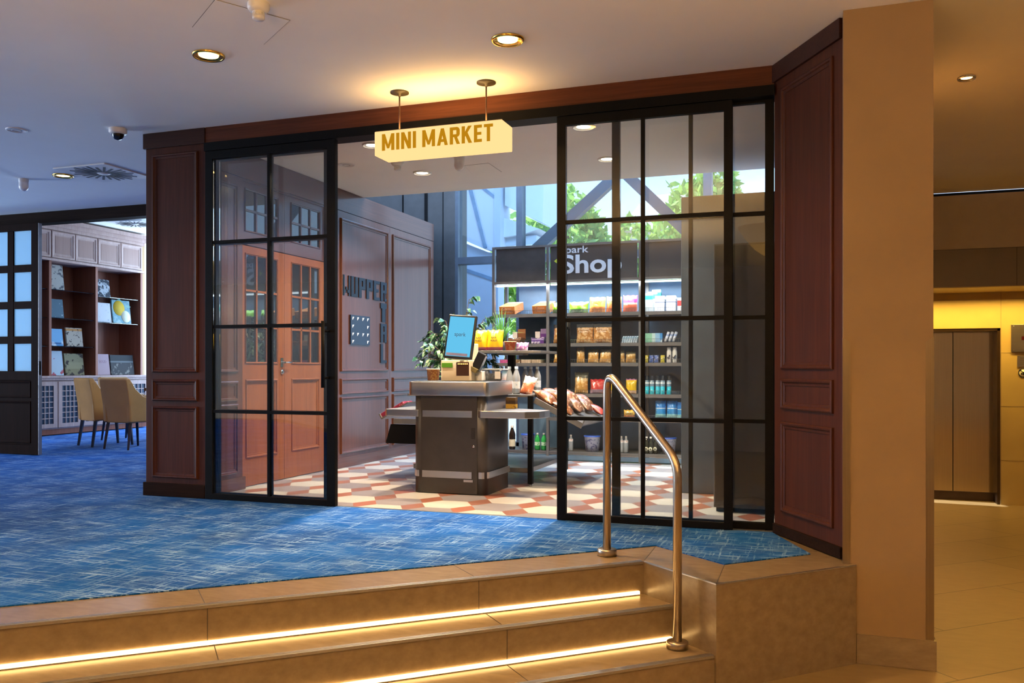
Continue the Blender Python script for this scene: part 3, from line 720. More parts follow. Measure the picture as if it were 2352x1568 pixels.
# tub chairs and table
def chair(name_label, x, y, rz, group='tan tub chairs in the library'):
    t = thing('armchair', (0, 0, 0), name_label, 'chair', group)
    pl = [(-.235, -.26), (.235, -.26), (.245, .26), (-.245, .26)]
    MB().prism([(-.20, -.18), (.20, -.18), (.21, .27), (-.21, .27)], .34, .47).build('seat', leather, t, .025, seg=3)
    bk = MB(); 
    vs = []
    for z, yb, yt, hw in ((.33, -.235, -.17, .225), (.5, -.255, -.185, .232), (.70, -.285, -.205, .238), (.86, -.315, -.245, .232), (.875, -.30, -.26, .222)):
        vs += [(-hw, yb, z), (hw, yb, z), (hw, yt, z), (-hw, yt, z)]
    fs = [(0, 1, 2, 3), (16, 17, 18, 19)]
    for k in range(4):
        for q in range(4): fs.append((k*4+q, k*4+(q+1) % 4, k*4+4+(q+1) % 4, k*4+4+q))
    bk.add(vs, fs, 0, False); bk.build('backrest', leather, t, .022, seg=3)
    for s in (-1, 1):
        a = MB(); prof = [(-.25, .335), (.27, .335), (.265, .60), (.10, .625), (-.05, .655), (-.16, .74), (-.235, .85), (-.28, .82)]
        n = len(prof); v = [(s*.17, p[0], p[1]) for p in prof]+[(s*.238, p[0], p[1]) for p in prof]
        a.add(v, [tuple(range(n)), tuple(range(2*n-1, n-1, -1))]+[(i, (i+1) % n, n+(i+1) % n, n+i) for i in range(n)])
        a.build('armrest', leather, t, .02, seg=3)
        for yy, sp in ((-.21, -.05), (.22, .03)):
            MB().tube([(s*.19, yy, .34), (s*.205, yy+sp, .007)], [.026, .017], 4, smooth=False).build('leg', leg_dark, t)
    t.location = (x, y, 0); t.rotation_euler = (0, 0, rad(rz)); return t
chair('tan leather tub chair on the left, turned slightly away', -8.62, 8.86, -22)
chair('tan leather tub chair on the right, beside the wooden pier', -7.99, 8.66, -6)
chair('tan leather tub chair on the far side, seen behind the left one', -8.98, 9.62, -95)
tb = thing('library_table', (-7.45, 9.35, 0), 'dark wooden table beyond the tan tub chairs', 'table')
MB().box(-8.12, -6.7, 8.98, 9.75, .705, .745).build('table_top', wood_dark_h, tb, .004)
MB().box(-8.02, -6.8, 9.05, 9.68, .65, .705).build('apron', wood_dark_h, tb)
for x in (-8.0, -6.82):
    for y in (9.06, 9.66): MB().box(x-.03, x+.03, y-.03, y+.03, .007, .65).build('leg', wood_dark, tb)

# ================================================================== ceiling fittings
gold = plain('gold_reflector', (.75, .46, .10), .22, 1.)
def area(name, loc, size, power, col, rot=(0, 0, 0), shape='DISK', sy=None, spread=150):
    l = bpy.data.lights.new(name, 'AREA'); l.shape = shape; l.size = size
    if sy: l.size_y = sy
    l.energy = power; l.color = col; l.spread = rad(spread)
    o = bpy.data.objects.new(name, l); COL.objects.link(o); o.location = loc; o.rotation_euler = rot; return o
WARM = (1., .56, .20); NEUT = (1., .80, .58)
def downlight(x, y, z, label, grp, lamp, power, col, r=.093, refl=None, spread=140, tilt=0):
    t = thing('ceiling_downlight', (x, y, z), label, 'ceiling light', grp)
    MB().lathe([(r*.86, -.0005), (r*.84, -.011), (r*.93, -.015), (r, -.006), (r, -.0005)], (x, y, z), 32, cap=False).build('trim_ring', refl or gold, t)
    MB().lathe([(r*.845, -.010), (r*.60, -.004), (r*.59, -.003), (r*.845, -.0008)], (x, y, z), 32, cap=False).build('reflector', refl or gold, t)
    MB().lathe([(.001, -.0045), (r*.6, -.0045), (r*.6, -.001), (.001, -.001)], (x, y, z), 28, cap=False).build('lamp', lamp, t)
    if power: area('downlight_and_fill', (x, y, z-.03), r*1.4, power, col, (rad(tilt), 0, 0), spread=spread)
    return t
PW = 1.
downlight(-3.334, 4.206, 2.83, 'recessed gold downlight left of the hanging sign in the hall ceiling', 'gold hall downlights', lamp_warm, 15*PW, WARM)
downlight(-1.601, 4.55, 2.83, 'recessed gold downlight right above the hanging sign in the hall ceiling', 'gold hall downlights', lamp_warm, 18*PW, WARM)
downlight(-6.72, 6.38, 2.83, 'recessed gold downlight beside the round air vent', 'gold hall downlights', lamp_warm, 8*PW, WARM)
downlight(.919, 6.087, 2.83, 'small spotlight in the lobby ceiling right of the column', None, lamp_warm, 16*PW, WARM, .055, chrome)
SG = 'white shop downlights'
for (x, y), lab in zip(((-3.353, 7.187), (-1.644, 7.224), (-3.31, 6.165), (-1.591, 6.203)), ('white shop ceiling light below the middle of the sign', 'white shop ceiling light seen through the right sliding door, the farther one', 'white shop ceiling light half hidden behind the left end of the sign', 'white shop ceiling light at the top of the right sliding door')):
    downlight(x, y, 2.78, lab, SG, lamp_white, 30. if y > 7 else 24., NEUT, .085, white_plastic)
# unseen warm fill lamps added for column, steps and lobby, placed like further downlights
for x, y, p in ((.9, 2.5, 2), (1.6, .6, 4), (-3.4, 1.0, 3), (2.6, 5.2, 2), (1.6, 8.2, 3)): area('downlight_and_fill', (x, y, 2.80), .14, p*PW, WARM, spread=150)

def detector(x, y, z, lab):
    t = thing('smoke_detector', (x, y, z), lab, 'smoke detector', 'smoke detectors')
    MB().lathe([(.055, 0), (.056, -.022), (.045, -.038), (.03, -.042)], (x, y, z), 28, cap=False).build('base', white_plastic, t)
    MB().lathe([(.031, -.040), (.031, -.047), (.024, -.047), (.024, -.062), (.031, -.062), (.031, -.074), (.026, -.080), (.001, -.080)], (x, y, z), 24, cap=False).build('sensor_head', white_plastic, t)
    vn = MB()
    for k in range(12):
        a = 2*PI*k/12; vn.mbox(Matrix.Translation((x+.0285*math.cos(a), y+.0285*math.sin(a), z-.0545)) @ Matrix.Rotation(a, 4, 'Z'), .003, .006, .016)
    vn.build('vent_rib', white_plastic, t)
detector(-2.63, 3.70, 2.83, 'white smoke detector on the hall ceiling at the top edge')
detector(-3.371, 6.724, 2.78, 'white smoke detector on the shop ceiling below the sign')
def dome(x, y, z, lab):
    t = thing('motion_sensor', (x, y, z), lab, 'motion sensor', 'white motion sensors')
    MB().lathe([(.045, 0), (.046, -.02), (.042, -.035)], (x, y, z), 24, cap=False).build('base', white_plastic, t)
    MB().lathe([(.042, -.035), (.044, -.075), (.036, -.10), (.018, -.116), (.001, -.119)], (x, y, z), 24, cap=False).build('lens', plain('milky_lens', (.8, .8, .78), .15) if 'milky_lens' not in MATS else MATS['milky_lens'], t)
dome(-2.809, 6.756, 2.78, 'white motion sensor on the shop ceiling right of the smoke detector')
dome(-7.213, 6.38, 2.83, 'white motion sensor on the left ceiling near the passage')
t = thing('security_camera', (-5.02, 5.28, 2.83), 'white dome security camera on the ceiling beside the left wooden pier', 'security camera')
MB().lathe([(.066, 0), (.066, -.028), (.058, -.038), (.045, -.042)], (-5.02, 5.28, 2.83), 28, cap=False).build('housing', white_plastic, t)
MB().lathe([(.044, -.041), (.040, -.062), (.026, -.080), (.001, -.087)], (-5.02, 5.28, 2.83), 28, cap=False).build('dome', plain('smoked_dome', (.008, .008, .01), .06), t)
def disc(x, y, z, lab):
    t = thing('ceiling_speaker', (x, y, z), lab, 'speaker', 'small ceiling discs')
    MB().lathe([(.075, 0), (.074, -.006), (.064, -.008), (.062, -.004), (.001, -.004)], (x, y, z), 28, cap=False).build('cover', white_plastic, t)
    MB().lathe([(.035, -.0042), (.034, -.007), (.028, -.007), (.027, -.0042)], (x, y, z), 24, cap=False).build('grille_ring', plain('pale_grille', (.5, .5, .5), .5) if 'pale_grille' not in MATS else MATS['pale_grille'], t)
disc(-5.776, 5.045, 2.83, 'small white disc on the hall ceiling at the left edge'); disc(-3.851, 6.694, 2.78, 'small white disc on the shop ceiling left of the sign')
def vent(x, y, z, lab, rz):
    t = thing('air_vent', (x, y, z), lab, 'air vent', 'swirl air vents')
    M = Matrix.Translation((x, y, z)) @ Matrix.Rotation(rad(rz), 4, 'Z')
    MB().box(-.30, .30, -.30, .30, -.012, -.0005).xf(M).build('face_plate', white_plastic, t, .003)
    sl = MB()
    for k in range(24):
        a = 2*PI*k/24
        sl.join(MB().box(.065, .285 if k % 2 else .25, -.011, .011, -.0145, -.011).xf(Matrix.Rotation(a, 4, 'Z'))) 
    sl.xf(M).build('slot', plain('vent_shadow', (.02, .025, .035), .6) if 'vent_shadow' not in MATS else MATS['vent_shadow'], t)
    MB().lathe([(.055, -.012), (.05, -.018), (.001, -.018)], n=20, cap=False).xf(M).build('hub', white_plastic, t)
vent(-6.26, 6.41, 2.83, 'square swirl air vent in the left hall ceiling', 0); vent(-10.0, 10.87, 3.26, 'swirl air vent in the library ceiling above the bookcase', 10)
def hatch(p, z, lab):
    c_ = [sum(q[i] for q in p)/4 for i in (0, 1)]
    t = thing('access_hatch', (c_[0], c_[1], z), lab, 'ceiling hatch', 'ceiling access hatches')
    MB().prism([(c_[0]+(q[0]-c_[0])*.985, c_[1]+(q[1]-c_[1])*.985) for q in p], z-.003, z-.0003).build('lid', ceiling_white, t)
    MB().prism(p, z-.0014, z-.0002).build('gap', plain('hatch_gap', (.16, .15, .14), .8) if 'hatch_gap' not in MATS else MATS['hatch_gap'], t)
hatch([(-3.145, 3.833), (-2.93, 4.172), (-2.593, 3.925), (-2.80, 3.58)], 2.83, 'square access hatch in the hall ceiling around the smoke detector')
hatch([(-2.887, 7.062), (-2.654, 7.04), (-2.66, 7.395), (-2.95, 7.40)], 2.78, 'square access hatch in the shop ceiling beside the motion sensor')


def block_text(s, width, height, depth=.004, gap=.16, space=.34):
    """condensed bold capitals cut from straight strokes"""
    t = .235
    def q(*p): return list(p)
    R = lambda x0, y0, x1, y1: [(x0, y0), (x1, y0), (x1, y1), (x0, y1)]
    G = {'M': (.98, [R(0, 0, t, 1), R(.98-t, 0, .98, 1), [(0, 1), (t, 1), (.57, .12), (.41, .12)], [(.98-t, 1), (.98, 1), (.57, .12), (.41, .12)]]),
         'I': (t, [R(0, 0, t, 1)]),
         'N': (.76, [R(0, 0, t*.95, 1), R(.76-t*.95, 0, .76, 1), [(0, 1), (t, 1), (.76, 0), (.76-t, 0)]]),
         'A': (.82, [[(0, 0), (t, 0), (.52, 1), (.30, 1)], [(.82-t, 0), (.82, 0), (.52, 1), (.30, 1)], R(.2, .2, .62, .36)]),
         'R': (.74, [R(0, 0, t, 1), R(0, .83, .56, 1), R(0, .42, .56, .58), [(.50, .83), (.56, 1), (.68, .95), (.74, .84), (.74, .58), (.68, .47), (.56, .42), (.50, .58)], [(.30, .46), (.52, .46), (.76, 0), (.52, 0)]]),
         'K': (.76, [R(0, 0, t, 1), [(t-.02, .36), (t-.02, .62), (.48, 1), (.74, 1)], [(.24, .52), (.40, .68), (.77, 0), (.51, 0)]]),
         'E': (.58, [R(0, 0, t, 1), R(0, .83, .58, 1), R(0, .42, .54, .58), R(0, 0, .58, .17)]),
         'T': (.66, [R(0, .83, .66, 1), R(.33-t/2, 0, .33+t/2, 1)])}
    x = 0; pl = []
    for ch in s:
        if ch == ' ': x += space; continue
        w, qs = G[ch]
        for i, k in enumerate(qs): pl.append(([(x+a, b_) for a, b_ in k], i))
        x += w+gap
    tot = x-gap; mb = MB()
    for k, i in pl:
        v = [(a/tot*width, b_*height) for a, b_ in k]; n = len(v); dz = depth+i*.0001
        mb.add([(a, b_, 0) for a, b_ in v]+[(a, b_, dz) for a, b_ in v], [tuple(range(n-1, -1, -1)), tuple(range(n, 2*n))]+[(j, (j+1) % n, n+(j+1) % n, n+j) for j in range(n)])
    return mb

# ================================================================== hanging sign
sg = thing('hanging_sign', (-2.275, 5.19, 2.83), 'glowing amber box sign reading MINI MARKET hung over the shop entrance', 'sign')
sign_face = emit('sign_face', (1., .63, .26), .58); sign_letter = emit('sign_letter', (.24, .105, .003), 1.)
MB().box(-2.72, -1.829, 5.09, 5.29, 2.395, 2.553).build('light_box', sign_face, sg, .004)
MB().box(-2.715, -1.834, 5.095, 5.285, 2.5545, 2.557).build('top_plate', plain('sign_top', (.10, .06, .02), .5), sg)
tm = block_text('MINI MARKET', .775, .108); tm.xf(face_M((-2.663, 5.089, 2.423))); tm.build('lettering', sign_letter, sg)
for x in (-2.587, -1.972):
    MB().tube([(x, 5.19, 2.556), (x, 5.19, 2.825)], .005, 10).build('suspension_rod', plain('bronze_rod', (.10, .05, .03), .4, .5) if 'bronze_rod' not in MATS else MATS['bronze_rod'], sg)
    MB().lathe([(.062, -.0004), (.062, -.008), (.012, -.010), (.008, -.03), (.001, -.03)], (x, 5.19, 2.83), 30, cap=False).build('ceiling_rose', plain('dark_olive_rose', (.05, .04, .02), .5) if 'dark_olive_rose' not in MATS else MATS['dark_olive_rose'], sg)
area('sign_uplight', (-2.275, 5.19, 2.562), .84, 3.2, (1., .56, .18), (PI, 0, 0), 'RECTANGLE', .14, 170)

# cone pendant hanging in the hall above the camera side, mirrored in the right-hand glass
pl_ = thing('pendant_lamp', (-.45, 1.95, 2.30), 'warm bowl shaped pendant lamp mirrored in the right glass panel', 'pendant lamp')
MB().lathe([(.015, -.16), (.10, -.10), (.20, .02), (.27, .13), (.262, .13), (.19, .025), (.09, -.09), (.012, -.145)], (-.45, 1.95, 2.30), 36, cap=False).build('lamp_shade', emit('amber_shade', (1., .50, .12), .75), pl_)
MB().tube([(-.45, 1.95, 2.16), (-.45, 1.95, 2.825)], .006, 10).build('rod', black_metal, pl_)
area('pendant_uplight', (-.45, 1.95, 2.40), .36, 34., (1., .58, .2), (PI, 0, 0), spread=178)

# ================================================================== handrail
def fillet(pts, trims, n=10):
    out = [Vector(pts[0])]
    for i in range(1, len(pts)-1):
        p, a, b_ = Vector(pts[i]), Vector(pts[i-1]), Vector(pts[i+1]); t_ = trims[i-1]
        A = p+(a-p).normalized()*t_; B = p+(b_-p).normalized()*t_
        for k in range(n+1):
            s_ = k/n; out.append(A*(1-s_)**2+p*2*s_*(1-s_)+B*s_*s_)
    out.append(Vector(pts[-1])); return out
hp = (-1.035, 4.539); hd = Vector((math.cos(rad(-41.7)), math.sin(rad(-41.7))))
def hpt(s_, z): return (hp[0]+hd.x*s_, hp[1]+hd.y*s_, z)
hr = thing('handrail', (hp[0], hp[1], 0), 'brushed steel handrail standing on the steps in front of the shop', 'handrail')
MB().tube(fillet([hpt(0, .012), hpt(0, .992), hpt(.575, .553), hpt(.575, -.32)], [.12, .085]), .0213, 24).build('rail', steel_v, hr)
for s_, z in ((0, 0.0012), (.575, -.3325)): MB().lathe([(.001, 0), (.052, 0), (.052, .030), (.049, .034), (.001, .034)], hpt(s_, z), 32, cap=False).build('floor_flange', steel_v, hr)

# lift lobby panels
t = thing('elevator_display', (2.3, 10.735, 1.33), 'grey steel elevator display panel above the small notice plate', 'display panel')
MB().box(2.056, 2.42, 10.722, 10.738, 1.176, 1.476).build('face_plate', brushed('warm_plate', (.36, .33, .27), .35), t, .002)
MB().box(2.155, 2.32, 10.718, 10.723, 1.305, 1.345).build('screen', plain('dark_red_screen', (.06, .005, .004), .2), t)
sc = MB()
for x in (2.08, 2.396):
    for z in (1.196, 1.456): sc.lathe([(.005, 0), (.004, .003), (.001, .003)], n=10, M=Matrix.Translation((x, 10.722, z)) @ Matrix.Rotation(rad(90), 4, 'X'))
sc.build('screw', chrome, t)
t = thing('notice_plate', (2.25, 10.735, 1.07), 'small grey notice plate beneath the elevator display', 'plate')
MB().box(2.115, 2.40, 10.73, 10.7385, 1.014, 1.135).build('plate_board', MATS['warm_plate'], t)
tl_ = MB()
for k in range(4): tl_.box(2.14, 2.37, 10.7285, 10.7302, 1.04+k*.022, 1.046+k*.022)
tl_.build('text_line', plain('grey_print', (.1, .09, .07), .6), t)
t = thing('prohibition_sign', (2.175, 10.735, .948), 'round white prohibition sticker with a black ring beside the elevator', 'sticker')
Mx = Matrix.Translation((2.175, 10.738, .948)) @ Matrix.Rotation(rad(90), 4, 'X')
MB().lathe([(.001, 0), (.05, 0), (.05, .002), (.001, .002)], n=28, cap=False, M=Mx).build('sticker_face', white_ink, t)
rg = MB().lathe([(.042, .0022), (.052, .0022), (.052, .004), (.042, .004), (.042, .0022)], n=28, cap=False, M=Mx)
rg.join(MB().mbox(Mx @ Matrix.Translation((0, 0, .0032)) @ Matrix.Rotation(rad(-45), 4, 'Z'), .088, .008, .0016))
rg.join(MB().mbox(Mx @ Matrix.Translation((.0, -.006, .0028)), .02, .035, .001)).join(MB().mbox(Mx @ Matrix.Translation((-.018, -.01, .0028)), .012, .025, .001))
rg.build('ring_print', ink, t)
# ================================================================== self-service counter
kc = thing('checkout_counter', (-2.70, 6.58, 0), 'dark grey self-checkout counter with a brushed steel rim in the shop entrance', 'counter')
def rrect(x0, x1, y0, y1, r, n=6):
    pts = []
    for cx, cy, a0 in ((x1-r, y0+r, -90), (x1-r, y1-r, 0), (x0+r, y1-r, 90), (x0+r, y0+r, 180)):
        for k in range(n+1):
            a = rad(a0+90*k/n); pts.append((cx+r*math.cos(a), cy+r*math.sin(a)))
    return pts
MB().prism(rrect(-3.018, -2.395, 6.305, 6.855, .05), .008, .782, smooth=True).build('body', grey_case, kc)
MB().prism(rrect(-3.055, -2.372, 6.275, 6.885, .04), .781, .892, smooth=True).build('steel_rim', steel, kc, .004)
MB().prism(rrect(-3.03, -2.395, 6.30, 6.86, .03), .892, .896).build('worktop', plain('dark_worktop', (.10, .10, .105), .4), kc)
dr = MB().box(-2.952, -2.470, 6.299, 6.307, .012, .778).build('door', grey_case, kc, .002)
MB().box(-2.520, -2.486, 6.2975, 6.3005, .445, .532).build('recess_pull', ink, dr, .001)
MB().lathe([(.011, 0), (.010, .005), (.001, .005)], n=16, M=Matrix.Translation((-2.499, 6.299, .388)) @ Matrix.Rotation(rad(90), 4, 'X')).build('lock', chrome, dr)
MB().box(-2.935, -2.512, 6.294, 6.300, .612, .664).build('steel_strip', steel, dr, .001); MB().box(-2.938, -2.514, 6.294, 6.300, .133, .186).build('steel_strip', steel, dr, .001)
MB().box(-2.583, -2.506, 6.2965, 6.2995, .106, .124).build('maker_plate', steel, dr)
def band_at(z0, z1):
    band = MB(); band.prism([(-3.026, 6.40), (-3.026, 6.345), (-2.985, 6.2985), (-2.967, 6.2985), (-2.967, 6.303), (-2.983, 6.303), (-3.021, 6.347), (-3.021, 6.40)], z0, z1); band.build('kick_band', steel, kc); band = MB()
    band.prism([(-2.457, 6.303), (-2.457, 6.2975), (-2.43, 6.2975), (-2.387, 6.35), (-2.387, 6.84), (-2.393, 6.84), (-2.393, 6.352), (-2.432, 6.303)], z0, z1); band.build('kick_band', steel, kc)
band_at(.136, .186)
wing = MB().prism([(-2.46, 6.293), (-2.43, 6.262), (-2.065, 6.262), (-1.975, 6.345), (-1.955, 6.42), (-1.955, 6.56), (-2.38, 6.80), (-2.39, 6.80), (-2.39, 6.34), (-2.43, 6.296)], .613, .668)
tag(wing.build('bag_shelf', steel, kc, .004), 'right hand steel bag shelf')
wing = MB().prism([(-2.965, 6.296), (-2.985, 6.293), (-3.02, 6.34), (-3.02, 6.84), (-3.27, 6.84), (-3.285, 6.80), (-3.285, 6.335), (-3.26, 6.305), (-3.0, 6.280), (-2.965, 6.280)], .613, .668)
tag(wing.build('bag_shelf', steel, kc, .004), 'left hand steel bag shelf')

tm_ = thing('checkout_terminal', (-2.71, 6.55, .896), 'cream self-checkout terminal with a tilted blue screen on the counter', 'checkout terminal')
b_ = MB().prism(rrect(-2.855, -2.585, 6.46, 6.72, .025), .897, 1.065, smooth=True); b_.build('housing', cream_plastic, tm_, .006)
MB().prism([(-2.80, 6.58), (-2.64, 6.58), (-2.60, 6.66), (-2.62, 6.70), (-2.80, 6.70)], 1.064, 1.20).build('screen_stand', cream_plastic, tm_, .008)
SM = Matrix.Translation((-2.713, 6.475, 1.075)) @ Matrix.Rotation(rad(4.5), 4, 'Y') @ Matrix.Rotation(rad(-9), 4, 'X')
MB().box(-.121, .121, .0, .035, .0, .362).xf(SM).build('screen_case', black_plastic, tm_, .006)
scr = emit('screen_blue', (.062, .26, .40), 1.)
MB().box(-.107, .107, -.0022, .0005, .020, .345).xf(SM).build('screen', scr, tm_)
t_ = text_mb('spark', .098, .042, .001, bold=.0); t_.xf(face_M((-.049, -.0026, .176))).xf(SM); t_.build('lettering', plain('navy_print', (.01, .035, .09), .5), tm_)
MB().box(-.10, .085, -.003, -.0018, .024, .046).xf(SM).build('screen_bar', plain('mauve_bar', (.16, .15, .25), .5), tm_)
MB().box(-2.84, -2.745, 6.455, 6.462, 1.005, 1.042).build('receipt_slot', plain('green_slot', (.10, .33, .02), .4), tm_, .002)
MB().box(-2.712, -2.602, 6.455, 6.462, .938, 1.048).build('scanner_window', plain('scanner_glass', (.05, .02, .008), .1), tm_, .003)
ledm = emit('orange_scan_led', (1., .35, .06), 5.); lg = MB()
for k in range(6): lg.box(-2.697+k*.0155, -2.690+k*.0155, 6.453, 6.456, 1.030, 1.037)
lg.build('scanner_light', ledm, tm_)
MB().box(-2.68, -2.645, 6.4575, 6.461, 1.056, 1.062).box(-2.62, -2.614, 6.4575, 6.461, 1.055, 1.062).build('icon_print', ink, tm_)
PM = Matrix.Translation((-2.555, 6.50, 1.02)) @ Matrix.Rotation(rad(26), 4, 'Y')
pt = MB().box(-.036, .036, .0, .05, -.045, .11).xf(PM).build('card_reader', black_plastic, tm_, .006)
MB().box(-.034, .034, -.03, .03, -.055, -.02).xf(PM).build('card_slot', plain('olive_slot', (.16, .13, .05), .4), pt, .004)
MB().box(.037, .039, .004, .046, -.03, .10).xf(PM).build('screen', plain('reader_side', (.26, .33, .45), .2), pt)
MB().tube([(-2.59, 6.60, .98), (-2.545, 6.56, 1.0)], .012, 8).build('reader_arm', black_plastic, tm_)
MB().box(-2.585, -2.525, 6.55, 6.68, .897, .975).build('cable_box', white_plastic, tm_, .006)

def tub(x, y, z, r0, r1, h, lab, cm, lid_m, grp=None):
    t = thing('snack_tub', (x, y, z), lab, 'tub', grp)
    MB().lathe([(.001, 0), (r0, .001), (r1, h*.93), (r1*1.04, h*.93)], (x, y, z), 26, cap=False).build('tub_body', cm, t)
    MB().lathe([(r1*1.07, h*.92), (r1*1.08, h), (r1*.95, h), (.001, h*.99)], (x, y, z), 26, cap=False).build('lid', lid_m, t)
    return t
tub(-3.015, 6.68, .896, .047, .055, .10, 'orange snack tub left of the checkout terminal', pack('orange_mix', [(0, (.5, .16, .03))], ((.75, .42, .12), .5, .56, 45)), plain('clear_lid', (.62, .56, .52), .25))
bx = thing('clear_food_box', (-2.47, 6.69, .896), 'clear plastic food box with white print on the right end of the counter', 'food box')
def frus(x, y, z, a0, b0, a1, b1, h):
    return MB().add([(x-a0, y-b0, z), (x+a0, y-b0, z), (x+a0, y+b0, z), (x-a0, y+b0, z), (x-a1, y-b1, z+h), (x+a1, y-b1, z+h), (x+a1, y+b1, z+h), (x-a1, y+b1, z+h)], [(0, 1, 2, 3), (4, 5, 6, 7), (0, 1, 5, 4), (1, 2, 6, 5), (2, 3, 7, 6), (3, 0, 4, 7)])
frus(-2.47, 6.69, .8975, .082, .06, .092, .068, .085).build('box_body', glassy('frosted_box', (.62, .68, .72), gain=5., rough=.2), bx, .006)
frus(-2.47, 6.69, .901, .075, .054, .082, .06, .055).build('contents', pack('box_contents', [(0, (.32, .34, .33))], ((.55, .57, .55), .5, .58, 40)), bx)
frus(-2.47, 6.69, .984, .098, .073, .098, .073, .012).build('lid', plain('box_lid', (.60, .66, .72), .25), bx, .003)
MB().box(-2.44, -2.392, 6.618, 6.622, .912, .972).build('label', paper, bx)

# ================================================================== island display with tiers and trays
isl = thing('display_island', (-2.75, 7.5, 0), 'grey metal display island with tiered shelves and side trays behind the counter', 'display stand')
lg_m = black_metal
for x, y in ((-2.235, 6.93), (-2.235, 8.02), (-3.26, 6.95), (-3.26, 8.02)):
    l_ = MB().box(x-.02, x+.02, y-.02, y+.02, .028, .765).build('leg', lg_m, isl)
    MB().lathe([(.014, .007), (.012, .03)], (x, y, 0), 12).build('foot', chrome, l_)
MB().box(-3.37, -2.215, 6.915, 8.04, .755, .775).build('display_shelf', grey_shelf, isl, .002)
MB().box(-3.33, -2.255, 6.95, 8.0, .115, .155).build('lower_shelf', grey_shelf, isl, .003)
MB().box(-2.665, -2.605, 7.57, 7.63, .775, 1.135).build('centre_post', lg_m, isl)
MB().prism([(-3.0, 7.30), (-2.62, 7.30), (-2.30, 7.42), (-2.30, 7.95), (-3.0, 7.95)], 1.135, 1.158).build('upper_shelf', grey_shelf, isl, .002)
MB().box(-2.75, -2.50, 7.52, 7.68, 1.12, 1.135).build('shelf_bracket', grey_shelf, isl)
TR = Matrix.Translation((-2.20, 7.45, .735)) @ Matrix.Rotation(rad(27), 4, 'Y')
tr_ = MB().box(0, .46, -.5, .5, -.012, 0).box(.448, .46, -.5, .5, 0, .045).box(0, .46, -.512, -.5, -.03, .02).box(0, .46, .5, .512, -.03, .02)
tr_.xf(TR); tag(tr_.build('side_tray', grey_shelf, isl, .002), 'right hand sloping tray')
TLm = Matrix.Translation((-3.38, 7.35, .70)) @ Matrix.Rotation(rad(-30), 4, 'Y')
tl2 = MB().box(-.30, 0, -.42, .42, -.012, 0).box(-.30, -.288, -.42, .42, 0, .045).xf(TLm); tag(tl2.build('side_tray', grey_shelf, isl, .002), 'left hand sloping tray')
MB().add([(-3.60, 6.945, .33), (-3.30, 6.945, .33), (-3.30, 6.945, .50), (-3.55, 6.945, .50), (-3.60, 6.965, .33), (-3.30, 6.965, .33), (-3.30, 6.965, .50), (-3.55, 6.965, .50)], [(0, 1, 2, 3), (4, 5, 6, 7), (0, 1, 5, 4), (1, 2, 6, 5), (2, 3, 7, 6), (3, 0, 4, 7)]).build('side_panel', black_metal, isl)
MB().box(-3.52, -3.30, 6.94, 6.955, .505, .55).build('price_rail', grey_shelf, isl)

def bag_mb(w, h, d, seed, flat=False):
    rnd = random.Random(seed); nu, nv = 12, 14; mb = MB(); vs = []
    ph = [rnd.random()*6 for _ in range(4)]
    for sgn in (-1, 1):
        for j in range(nv+1):
            v = j/nv
            for i in range(nu+1):
                u = i/nu*2-1
                prof = max(0., 1-abs(u)**3.2)*(math.sin(PI*min(1, max(0, (v-.0)/.93)))**.55 if 0 < v < .93 else 0.)
                th = .0015+d*.5*prof*(1+.16*math.sin(7*u+ph[0]+5*v)+.14*math.sin(11*v+ph[1])*abs(u))
                xx = w*.5*u*(1-.05*math.sin(PI*v)**2)
                zz = h*v+.004*math.sin(9*u+ph[2])*v
                vs.append((xx, sgn*th, zz))
    n1 = (nu+1)*(nv+1); fs = []
    for s_ in (0, 1):
        for j in range(nv):
            for i in range(nu):
                a = s_*n1+j*(nu+1)+i; fs.append((a, a+1, a+nu+2, a+nu+1))
    ring = [i for i in range(nu+1)]+[j*(nu+1)+nu for j in range(1, nv+1)]+[nv*(nu+1)+i for i in range(nu-1, -1, -1)]+[j*(nu+1) for j in range(nv-1, 0, -1)]
    for k in range(len(ring)):
        a, b_ = ring[k], ring[(k+1) % len(ring)]; fs.append((a, b_, b_+n1, a+n1))
    mb.add(vs, fs, 0, True); return mb
_sd = [11]
def bag(name, x, y, z, w, h, d, mat, lab, cat, grp=None, M=None, text=None, tm=None):
    """text: list of (string, height on bag, width, cap height)"""
    _sd[0] += 1
    T = Matrix.Translation((x, y, z+.002)) @ (M or Matrix.Rotation(rad(-7), 4, 'X'))
    mb = bag_mb(w, h, d, _sd[0]).xf(T)
    if not text: return tag(mb.build(name, mat, loc=(x, y, z)), lab, cat, grp)
    t = thing(name, (x, y, z), lab, cat, grp); mb.build('pouch', mat, t)
    for s_, zz, tw, th in text:
        q = text_mb(s_, tw, th, .002, bold=.01); q.xf(face_M((-tw/2, -d*.5-.006, zz))).xf(T); q.build('lettering', tm or white_ink, t)
    return t
LAY = lambda rz, tilt=82: Matrix.Rotation(rad(rz), 4, 'Z') @ Matrix.Rotation(rad(-tilt), 4, 'X')

